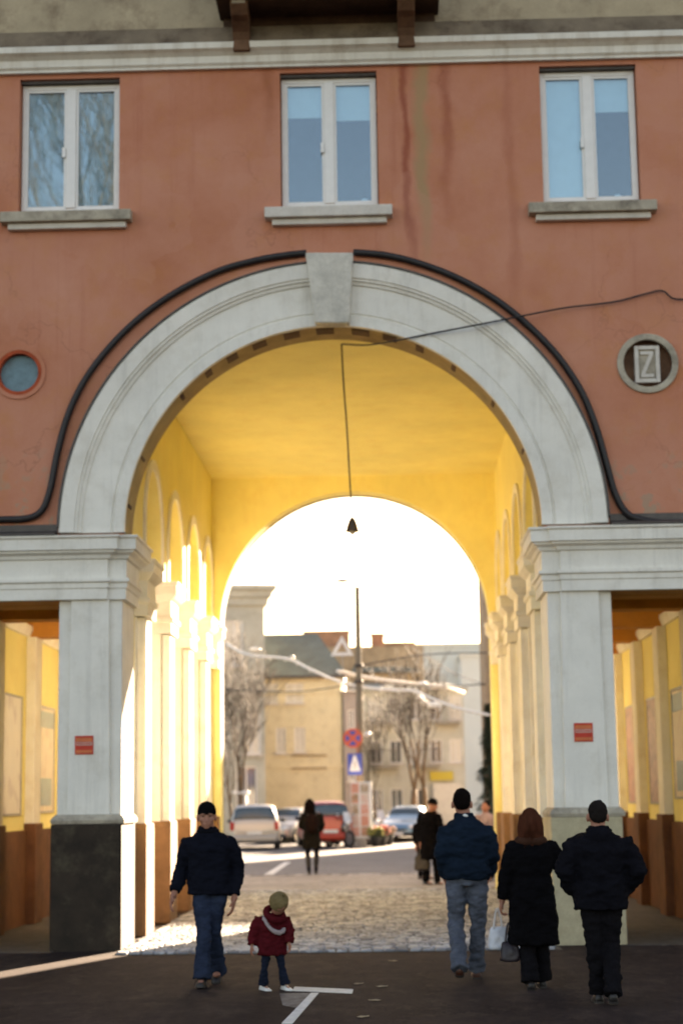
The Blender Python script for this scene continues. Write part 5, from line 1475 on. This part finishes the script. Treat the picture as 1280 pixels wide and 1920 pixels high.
def shoes(matl, lift=(0.0, 0.0), size=1.0):
    def f(e, p, vx):
        s, J = p.s * size, p.J
        for i, q in enumerate('LR'):
            a = J['an' + q]
            m = Matrix.Rotation(p.face, 3, 'Z') @ Matrix.Rotation(lift[i], 3, 'X')
            mb = MB()
            def pt(x, y, z): return a + m @ (Vector((x, -y, z)) * s)
            rings = []
            for (y, w, h) in ((-.075, .026, .05), (-.06, .036, .075), (0, .038, .085), (.06, .042, .062), (.12, .048, .045), (.165, .040, .036), (.19, .020, .026)):
                rings.append([pt(x * w, y, -.085 + z * h) for x, z in ((-1, 0.02), (1, 0.02), (1.02, .45), (.72, .9), (0, 1.05), (-.72, .9), (-1.02, .45))])
            o = mb.loft(rings).build("shoe", matl, e, True)
            sl = MB().loft([[pt(x * w * 1.08, y, z) for x, z in ((-1, -.092), (1, -.092), (1, -.074), (-1, -.074))] for (y, w) in ((-.08, .026), (-.06, .037), (0, .038), (.06, .043), (.12, .049), (.165, .041), (.195, .02))])
            sl.build("sole", M['sole'], o)
    return f
def hair(matl, length=0.0, name="hair", vol=1.0, back=0.0, strands=True):
    """cap of hair; length = how far it falls below the ears (m)"""
    def f(e, p, vx):
        mb = MB(); H = p.hm; s = p.s
        mb.ell(p.hd(0, -.022, .040), (.083 * s * vol, .096 * s * vol, .098 * s * vol), H)
        mb.ell(p.hd(0, -.050, .004), (.076 * s * vol, .064 * s * vol, (.085 if length else .066) * s * vol), H)
        if length:
            for k in range(13):
                t = math.pi * (k / 12) 
                x, y = -.082 * math.cos(t) * vol, -.02 - .078 * math.sin(t) * vol
                l = length * (0.85 + 0.25 * math.sin(k * 2.3))
                mb.tube([p.hd(x * .9, y * .9, .05), p.hd(x * 1.05, y, -.04), p.hd(x * 1.12, y * 1.08 - back, -.05 - l)], [.032 * s, .034 * s, .024 * s], 8, dome=True)
        o = link(name, remesh(mb, vx * .8, 3, (.006, 34, 8 if length else 30, 5.0)), matl, e, True)
        if strands and length and vx < 0.018:
            r_ = random.Random(int(vol * 100) + int(length * 1000))
            st = MB()
            for k in range(420):
                th = r_.uniform(0, 2 * math.pi); el = r_.uniform(0.1, 1.5)
                u = (.083 * vol * math.cos(th) * math.cos(el), -.022 + .096 * vol * math.sin(th) * math.cos(el), .04 + .098 * vol * math.sin(el))
                if u[1] > .045:
                    continue
                out = Vector((u[0], u[1] + .022, 0)).normalized() if abs(u[0]) + abs(u[1]) > .02 else Vector((0, -1, 0))
                ln = (r_.uniform(.5, 1.05) * (length + .14)) if length else r_.uniform(.025, .05)
                a = p.hd(u[0] * .97, u[1] * .97, u[2]); 
                b1 = p.hd(u[0] * 1.03 + out.x * .012, u[1] * 1.03 + out.y * .012, u[2] - ln * .5)
                c1 = p.hd(u[0] * 1.02 + out.x * r_.uniform(.012, .035), u[1] * 1.02 + out.y * r_.uniform(.012, .03), u[2] - ln)
                st.tube([a, b1, c1], [.0045 * s, .004 * s, .0015 * s], 4)
            st.build("strands", matl, o, True)
    return f
def cap(matl, brim=True, name="cap", fold=0.0, low=0.012):
    def f(e, p, vx):
        mb = MB(); H = p.hm; s = p.s
        n = 20
        rings = []
        for j in range(7):
            th = (math.pi / 2) * j / 6
            r = math.cos(th)
            rings.append([p.hd(.085 * r * math.cos(2 * math.pi * k / n), -.008 + .103 * r * math.sin(2 * math.pi * k / n), low + .022 + .095 * math.sin(th) ** .9) for k in range(n)])
        rings[-1] = [p.hd(.006 * math.cos(2 * math.pi * k / n), -.008 + .006 * math.sin(2 * math.pi * k / n), low + .118) for k in range(n)]
        mb.loft([[p.hd(.083 * math.cos(2 * math.pi * k / n), -.008 + .101 * math.sin(2 * math.pi * k / n), low) for k in range(n)]] + rings)
        o = mb.build(name, matl, e, True)
        if brim:
            b = MB().loft([[p.hd(.075 * math.cos(t), -.008 + .09 * math.sin(t) , low + .016) for t in [math.pi * (0.15 + 0.7 * k / 10) for k in range(11)]] + [p.hd(.078 * math.cos(t) * .95, .0 + .155 * math.sin(t) , low + .004) for t in [math.pi * (0.85 - 0.7 * k / 10) for k in range(11)]],
                           [p.hd(.075 * math.cos(t), -.008 + .09 * math.sin(t) , low + .026) for t in [math.pi * (0.15 + 0.7 * k / 10) for k in range(11)]] + [p.hd(.078 * math.cos(t) * .95, .0 + .155 * math.sin(t) , low + .012) for t in [math.pi * (0.85 - 0.7 * k / 10) for k in range(11)]]])
            b.build("brim", matl, o)
    return f
def torus_part(name, matl, ctr, rx, ry, r, tilt=0.0, drop=0.0):
    """soft ring (collar, scarf, hood roll) round the neck"""
    def f(e, p, vx):
        s = p.s; mb = MB(); n = 22
        c = p.J['neck'] + Vector((0, 0, ctr * s))
        rings = []
        for k in range(n):
            t = 2 * math.pi * k / n
            q = c + p.rt * (rx * s * math.cos(t)) + p.fw * (ry * s * math.sin(t)) + Vector((0, 0, (tilt * math.sin(t) - drop * max(0, math.sin(t))) * s))
            out = (q - c); out.z = 0; out.normalize()
            rings.append([q + (out * math.cos(2 * math.pi * j / 10) + Vector((0, 0, 1)) * math.sin(2 * math.pi * j / 10)) * r * s for j in range(10)])
        mb.loft(rings, close=True)
        link(name, remesh(mb, vx * .8, 3, (.006 * s, 18 / s, 18 / s, 2.0)), matl, e, True)
    return f
def z_at(px, py, g): return P(px, py, g.y).z

F_navy = fabric("navy_padded_cloth", (0.006, 0.007, 0.012))
F_black = fabric("black_wool", (0.004, 0.0037, 0.0045))
F_black2 = fabric("black_padded_cloth", (0.0055, 0.0055, 0.008))
F_jeans_d = fabric("dark_blue_denim", (0.020, 0.029, 0.052), 320, 0.3)
F_jeans_l = fabric("faded_blue_denim", (0.080, 0.092, 0.118), 320, 0.35)
F_blue = fabric("petrol_blue_jacket_cloth", (0.007, 0.0145, 0.026))
F_maroon = fabric("maroon_padded_cloth", (0.075, 0.007, 0.010))
F_pale = fabric("pale_pink_grey_fleece", (0.30, 0.24, 0.24))
F_knit = fabric("olive_tan_knit", (0.17, 0.125, 0.06), 120)
F_trouser = fabric("charcoal_trouser_cloth", (0.007, 0.0065, 0.008))
F_olive = fabric("dark_olive_coat", (0.010, 0.009, 0.007))
F_brown = fabric("dark_brown_cloth", (0.016, 0.010, 0.007))
H_dark = fabric("dark_hair", (0.006, 0.004, 0.0035), 400)
H_brown = fabric("red_brown_hair", (0.07, 0.022, 0.012), 400)
H_grey = fabric("short_dark_grey_hair", (0.014, 0.011, 0.010), 400)
L_brown = leather("brown_leather", (0.06, 0.020, 0.012))
L_black = leather("black_leather", (0.018, 0.016, 0.016))
L_white = leather("white_trainer", (0.66, 0.65, 0.62))

# man in cap walking towards the camera ---------------------------------------
g1 = G(393, 1846)
h1 = z_at(390, 1508, g1) + 0.02
p1 = Pose(h1, 0.0, dict(
    head=(-.02, -.03, 1.61), neck=(-.01, 0, 1.46),
    shL=(-.190, .0, 1.375), elL=(-.27, .05, 1.12), wrL=(-.335, -.09, .87),
    shR=(.185, .0, 1.375), elR=(.275, .06, 1.12), wrR=(.245, -.02, .83),
    hipL=(-.075, 0, .92), knL=(-.035, -.16, .50), anL=(-.045, -.26, .10),
    hipR=(.085, 0, .92), knR=(.045, .0, .50), anR=(.055, .22, .13)), head_pitch=0.03, head_yaw=0.08, build=1.05)
person("man", "man in dark cap, navy jacket and blue jeans walking out of the passage", g1, p1, [
    trousers(F_jeans_d, 1.25, 0.009, girth=0.95), jacket(F_navy, 0.86, 1.10, 1.02, 0.93, (0.084, 0.075, 0.06), 0.012, 0.055, seed=2.0),
    torus_part("collar", F_black2, 0.005, .088, .088, .026), shoes(L_black, (-0.05, 0.25)), cap(F_black, False, "cap", low=.020)], "people walking through the arch", hands=(0.7, 0.6))

# toddler ------------------------------------------------------------------------
g2 = G(512, 1856)
h2 = z_at(520, 1665, g2)
p2 = Pose(h2, 0.55, dict(
    pelvis=(0, 0, .72), waist=(0, 0, .90), chest=(0, -.01, 1.10), neck=(.04, -.06, 1.32), head=(.12, -.19, 1.47),
    shL=(-.21, 0, 1.22), elL=(-.33, .0, .98), wrL=(-.36, -.05, .77), shR=(.20, 0, 1.22), elR=(.29, -.03, 1.0), wrR=(.30, -.10, .80),
    hipL=(-.11, 0, .66), knL=(-.15, -.03, .36), anL=(-.17, .02, .09), hipR=(.11, 0, .66), knR=(.16, -.02, .36), anR=(.21, .02, .09)), head_pitch=0.95, head_yaw=0.05)
def toddler_head(e, p, vx):
    mb = MB()
    mb.ell(p.hd(0, -.01, .03), (.135 * p.s, .15 * p.s, .155 * p.s), p.hm)
    mb.ell(p.hd(0, .05, -.055), (.10 * p.s, .09 * p.s, .09 * p.s), p.hm)
    link("cheeks", remesh(mb, .009, 2), M['skin'], e, True)
def toddler_hat(e, p, vx):
    mb = MB(); n = 24
    rings = []
    for j in range(8):
        th = math.pi / 2 * j / 7.2
        rings.append([p.hd(.152 * math.cos(th) ** .8 * math.cos(2 * math.pi * k / n), -.03 + .165 * math.cos(th) ** .8 * math.sin(2 * math.pi * k / n), .02 + .19 * math.sin(th)) for k in range(n)])
    mb.loft([[p.hd(.145 * math.cos(2 * math.pi * k / n), -.03 + .158 * math.sin(2 * math.pi * k / n), -.035) for k in range(n)]] + rings)
    o = link("knitted_hat", remesh(mb, .008, 2, (.006, 40, 40, 4)), F_knit, e, True)
    MB().ell(p.hd(0, -.035, .235), (.035 * p.s,) * 3, None, 10, 6).build("bobble", F_knit, o, True)
person("toddler", "small child in maroon jacket and knitted hat looking down at the ground", g2, p2, [
    toddler_head, toddler_hat, trousers(fabric("dark_blue_toddler_trousers", (0.010, 0.014, 0.026)), 1.3, 0.012, girth=0.82, hem=0.08),
    jacket(F_maroon, 0.60, 1.30, 1.15, 0.98, (0.115, 0.105, 0.085), 0.018, 0.0, seed=6.0),
    torus_part("hood", F_maroon, -0.02, .15, .14, .065, -0.10), torus_part("fleece_collar", F_pale, -0.10, .185, .165, .045, -0.03, .20),
    shoes(L_white, (0, 0), 1.35)], None, voxel=0.009, hands=(0.9, 0.9))

# man in petrol blue jacket and jeans, walking away --------------------------------
g3 = G(880, 1838)
h3 = z_at(874, 1478, g3)
p3 = Pose(h3, math.pi, dict(
    head=(-.03, .02, 1.61), neck=(-.01, .01, 1.47),
    shL=(-.175, 0, 1.375), elL=(-.222, -.05, 1.13), wrL=(-.195, .08, .93), shR=(.175, 0, 1.375), elR=(.235, -.04, 1.14), wrR=(.20, .09, .95),
    hipL=(-.09, 0, .92), knL=(-.115, .02, .52), anL=(-.10, -.24, .17), hipR=(.09, 0, .92), knR=(.095, .06, .50), anR=(.07, .16, .09)), build=1.12)
def shirt_collar(e, p, vx):
    torus_part("shirt_collar", M['sign_white'], 0.028, .070, .072, .016)(e, p, vx)
person("man", "man in petrol blue jacket, faded jeans and brown shoes walking into the passage", g3, p3, [
    trousers(F_jeans_l, 1.12, 0.011, girth=1.0), jacket(F_blue, 0.915, 1.10, 0.94, 0.9, (0.085, 0.078, 0.06), 0.014, 0.05, seed=9.0), shirt_collar,
    shoes(L_brown, (-0.62, 0.0)), hair(H_dark, 0.0, vol=0.955)], "people walking through the arch", hands=(1.2, 1.2))

# woman in long black coat ----------------------------------------------------------
g4 = G(1003, 1854)
h4 = z_at(1003, 1518, g4)
p4 = Pose(h4, math.pi, dict(
    head=(.0, .0, 1.615), shL=(-.185, 0, 1.40), elL=(-.255, -.02, 1.12), wrL=(-.30, .02, .87), shR=(.185, 0, 1.40), elR=(.30, .02, 1.17), wrR=(.38, .16, 1.10),
    hipL=(-.08, 0, .92), knL=(-.075, -.02, .50), anL=(-.05, -.10, .10), hipR=(.08, 0, .92), knR=(.085, .03, .50), anR=(.08, .12, .09)), build=1.02)
person("woman", "woman in long black coat with red brown hair carrying two bags", g4, p4, [
    trousers(F_trouser, 1.35, 0.008), jacket(F_black, 0.43, 1.16, 1.22, 0.97, (0.082, 0.074, 0.066), 0.010, 0.0, "coat", 4.0, waist=0.95),
    torus_part("fur_collar", fabric("brown_fur_collar", (0.05, 0.022, 0.014), 90), -0.03, .12, .11, .05), shoes(L_black, (-0.3, 0)), hair(H_brown, 0.13, vol=1.06, strands=True)], "people walking through the arch", hands=(1.3, 1.0))
# her bags
hw = Vector(g4) + p4.J['wrL'] + Vector((-.02, 0, -.10 * p4.s))
def carrier_bag(name, label, top, w, h, d, matl, seed, cat):
    e = empty(name, tuple(top + Vector((0, 0, -h - 0.16)))); tag(e, label, cat)
    mb = MB()
    rr = [oval((0, 0, 0.005), w * .42, d * .5, 0, 20, 3), oval((0, 0, h * .12), w * .5, d * .6, 0, 20, 3), oval((.01, 0, h * .5), w * .5, d * .5, 0, 20, 3), oval((0.0, 0, h * .85), w * .44, d * .3, 0, 20, 3), oval((0, 0, h), w * .36, d * .12, 0, 20, 3)]
    mb.loft(rr)
    link("bag_body", remesh(mb, 0.010, 2, (0.012, 11, 9, seed)), matl, e, True)
    for yy in (-.02, .02):
        MB().tube(smooth_path([(-w * .2, yy, h - .02), (-w * .12, yy * .6, h + .10), (0, 0, h + .165), (w * .12, yy * .6, h + .10), (w * .2, yy, h - .02)], 4), 0.008, 6).build("handle", matl, e, True)
    return e
pl_ = P(930, 1782, g4.y + 0.12)
hw_ = Vector((hw.x, g4.y, hw.z))
carrier_bag("carrier_bag", "white plastic carrier bag hanging at the coated woman's side", Vector((P(934, 1745, g4.y).x, g4.y + .10, hw.z)), 0.20, hw.z - 0.16 - P(934, 1783, g4.y).z, 0.12, plain("white_plastic_bag", (0.50, 0.52, 0.56), 0.45, 0, 0.5, 0.1), 1.0, "carrier bag")
carrier_bag("handbag", "small dark handbag hanging from the coated woman's hand", Vector((P(953, 1745, g4.y).x, g4.y - .03, hw.z - .12)), 0.18, 0.19, 0.12, leather("dark_plum_leather", (0.02, 0.014, 0.018)), 3.0, "handbag")

# man in dark padded jacket ------------------------------------------------------------
g5 = G(1133, 1882)
h5 = z_at(1133, 1498, g5)
p5 = Pose(h5, math.pi, dict(
    head=(.0, .02, 1.60), shL=(-.195, 0, 1.375), elL=(-.315, -.08, 1.13), wrL=(-.215, .07, .94), shR=(.195, 0, 1.375), elR=(.32, -.08, 1.13), wrR=(.215, .07, .94),
    hipL=(-.085, 0, .92), knL=(-.07, .0, .50), anL=(-.04, .10, .09), hipR=(.085, 0, .92), knR=(.075, .02, .50), anR=(.055, -.16, .13)), build=1.14)
def hood_back(e, p, vx):
    mb = MB(); s = p.s
    c = p.J['neck'] - p.fw * .09 * s - Vector((0, 0, .045 * s))
    mb.ell(c, (.135 * s, .075 * s, .085 * s), Matrix.Rotation(p.face, 3, 'Z'))
    mb.ell(c + Vector((0, 0, .055 * s)) + p.fw * .04 * s, (.125 * s, .07 * s, .04 * s), Matrix.Rotation(p.face, 3, 'Z'))
    link("hood", remesh(mb, vx * .8, 3, (.01 * s, 14, 14, 8)), F_black2, e, True)
person("man", "man in dark padded jacket with hood, hands in pockets, beside the coated woman", g5, p5, [
    trousers(F_trouser, 1.1, 0.010, girth=1.05), jacket(F_black2, 0.80, 1.19, 0.98, 0.9, (0.098, 0.092, 0.07), 0.015, 0.045, seed=12.0), hood_back,
    shoes(L_black, (0, -0.35)), hair(H_grey, 0.0, vol=0.945)], "people walking through the arch", hands=(1.2, 1.2))

# woman with backpack beyond the passage --------------------------------------------------
g6 = G(585, 1642)
h6 = z_at(580, 1501, g6)
p6 = Pose(h6, math.pi, dict(head=(-.04, .0, 1.63), elL=(-.25, .03, 1.14), wrL=(-.16, .16, 1.12), elR=(.25, .03, 1.14), wrR=(.20, .16, 1.05),
                            knL=(-.10, .0, .50), anL=(-.07, -.02, .09), knR=(.11, .0, .50), anR=(.09, .05, .09)))
def backpack(e, p, vx):
    s = p.s; mb = MB()
    c = p.J['chest'] - p.fw * .20 * s + Vector((0.02, 0, -.08 * s))
    mb.ell(c, (.17 * s, .11 * s, .23 * s)); mb.ell(c - Vector((0, 0, .1 * s)), (.16 * s, .12 * s, .14 * s))
    o = link("backpack", remesh(mb, .018, 3, (.008, 12, 12, 3)), fabric("dark_backpack_cloth", (0.011, 0.006, 0.005)), e, True)
    for q in (-1, 1):
        MB().tube([c + Vector((q * .1, .05, .2 * s)), p.J['chest'] + Vector((q * .12, .0, .19 * s)), p.J['chest'] + Vector((q * .13, .15 * s, .05 * s)), c + Vector((q * .13, .1, -.15 * s))], .02, 6).build("strap", M['trim'], o, True)
def boots(matl):
    def f(e, p, vx):
        s, J = p.s, p.J
        for q in 'LR':
            mb = MB()
            k, a = J['kn' + q], J['an' + q]
            mb.tube([k.lerp(a, .12), k.lerp(a, .4), k.lerp(a, .85), a], [.062 * s, .065 * s, .048 * s, .046 * s], 12, dome=True)
            mb.ell(a + p.fw * .06 * s - Vector((0, 0, .045 * s)), (.045 * s, .12 * s, .042 * s), Matrix.Rotation(p.face, 3, 'Z'))
            mb.box(a.x - .03 * s, a.x + .03 * s, a.y - .03 * s - .0, a.y + .03 * s, 0.0, .06 * s)
            link("boot", remesh(mb, .014, 2), matl, e, True)
    return f
def tights(matl):
    def f(e, p, vx):
        mb = MB(); s = p.s
        for q in 'LR':
            mb.tube([p.J['hip' + q], p.J['hip' + q].lerp(p.J['kn' + q], .5), p.J['kn' + q], p.J['kn' + q].lerp(p.J['an' + q], .4), p.J['an' + q]], [.094 * s, .080 * s, .062 * s, .062 * s, .045 * s], 12, dome=True)
        link("tights", remesh(mb, .014, 2), matl, e, True)
    return f
person("woman", "woman with dark backpack, olive coat and tall boots standing on the pavement", g6, p6, [
    tights(fabric("dark_tights", (0.016, 0.017, 0.024))), jacket(F_olive, 0.62, 1.10, 1.15, 0.95, (0.085, 0.075, 0.06), 0.012, 0.03, "coat", 3.0), boots(L_black), backpack, hair(H_dark, 0.14, vol=1.15)], None, voxel=0.016)

# woman in black with bag, turned towards the right jamb ----------------------------------
g7 = G(808, 1660)
h7 = z_at(812, 1497, g7)
p7 = Pose(h7, 0.75, dict(head=(.07, -.04, 1.62), neck=(.03, -.01, 1.46), shL=(-.17, .06, 1.41), elL=(-.22, .1, 1.13), wrL=(-.20, .03, .86), shR=(.15, -.08, 1.41), elR=(.22, -.10, 1.13), wrR=(.22, -.2, .95),
                          knL=(-.08, .0, .50), anL=(-.10, .05, .09), knR=(.10, -.04, .50), anR=(.13, -.04, .09)), head_pitch=0.15, head_yaw=0.2)
person("woman", "woman in black coat and round black hat holding a dark bag in the passage", g7, p7, [
    trousers(F_black, 1.0, 0.008), jacket(F_black, 0.52, 1.12, 1.12, 0.97, (0.085, 0.078, 0.066), 0.012, 0.03, "coat", 8.0), shoes(L_black), cap(F_black, False, "hat", low=.01), torus_part("scarf", F_brown, 0.0, .10, .10, .035)], "people walking through the arch", voxel=0.014)
hb7 = Vector(g7) + p7.J['wrL'] + Vector((-.02, 0, -.09))
carrier_bag("shoulder_bag", "dark leather bag hanging beside the woman in the round hat", Vector((P(790, 1600, g7.y).x, g7.y - .05, hb7.z)), 0.32, 0.30, 0.16, leather("brown_black_leather", (0.022, 0.016, 0.012)), 5.0, "bag")

# companion just behind her
g8 = Vector((P(793, 1560, 38.5).x, 38.5, 0.012)); h8 = P(785, 1523, 38.5).z
p8 = Pose(h8, 1.0, dict(elL=(-.22, .05, 1.13), wrL=(-.20, -.02, .9), elR=(.2, -.1, 1.13), wrR=(.2, -.18, .95)))
person("person", "person in dark coat half hidden behind the woman in the round hat", g8, p8, [
    trousers(F_trouser), jacket(F_black, 0.55, 1.10, 1.1, 0.96, (0.085, 0.078, 0.06), 0.012, 0.03, "coat", 5.0), shoes(L_black), hair(H_dark, 0.06, vol=1.05)], "people walking through the arch", voxel=0.02)
# passer-by at the right jamb
g9 = Vector((P(911, 1560, 37.0).x, 37.0, 0.012)); h9 = P(911, 1503, 37.0).z
p9 = Pose(h9, -0.5, dict())
person("person", "passer-by in pale mauve coat coming round the right jamb of the far arch", g9, p9, [
    trousers(F_trouser), jacket(fabric("pale_mauve_cloth", (0.30, 0.23, 0.24)), 0.55, 1.10, 1.1, 0.96, (0.085, 0.078, 0.06), 0.012, 0.03, "coat", 5.0), shoes(L_black), hair(H_dark, 0.0)], "people walking through the arch", voxel=0.02)
# flower seller sitting by the buckets
gs = G(678, 1584); gs = Vector((gs.x, gs.y + 0.4, 0))
ps = Pose(1.62, 1.2, dict(pelvis=(-.05, .0, .50), waist=(-.03, 0, .66), chest=(0, 0, .86), neck=(.03, 0, 1.04), head=(.06, -.02, 1.19),
                          shL=(-.10, .17, .99), elL=(.0, .2, .73), wrL=(.2, .12, .66), shR=(.05, -.17, .99), elR=(.12, -.2, .73), wrR=(.28, -.1, .66),
                          hipL=(-.02, .09, .47), knL=(.36, .12, .50), anL=(.38, .12, .09), hipR=(-.02, -.09, .47), knR=(.38, -.1, .50), anR=(.42, -.1, .09)))
def seat_stool(e, p, vx): pass
def seller_top(e, p, vx):
    s, J, mb = p.s, p.J, MB(); an = p.face
    mb.loft([oval(J['pelvis'] - Vector((0, 0, .06)), .19 * s, .17 * s, an), oval(J['waist'], .18 * s, .15 * s, an), oval(J['chest'], .2 * s, .15 * s, an), oval(J['neck'], .085 * s, .085 * s, an)])
    for q in 'LR':
        mb.tube([J['sh' + q], J['el' + q], J['wr' + q]], [.085 * s, .075 * s, .06 * s], 12, dome=True)
        mb.tube([J['hip' + q], J['kn' + q], J['an' + q]], [.10 * s, .085 * s, .06 * s], 12, dome=True)
    link("clothes", remesh(mb, .02, 3, (.01, 9, 9, 2)), F_brown, e, True)
person("person", "flower seller in dark clothes sitting on a crate by the buckets", gs, ps, [seller_top, shoes(L_black), hair(H_dark, 0.03, vol=1.05)], None, voxel=0.02)
cr = empty("crate", (gs.x - .05 * ps.s, gs.y, 0)); tag(cr, "wooden crate under the seated flower seller", "crate")
M['wood'] = plain("raw_wood", (0.30, 0.20, 0.10), 0.8)
for k in range(4):
    for yy in (-.2, .18):
        MB().box(-.2, .2, yy, yy + .02, .005 + k * .095, .005 + k * .095 + .075).build("slat", M['wood'], cr)
for xx in (-.2, .18):
    for yy in (-.178, .155):
        MB().box(xx, xx + .02, yy, yy + .024, 0, .385).build("corner_post", M['wood'], cr)
MB().box(-.2, .2, -.2, .2, .386, .40).build("lid", M['wood'], cr)
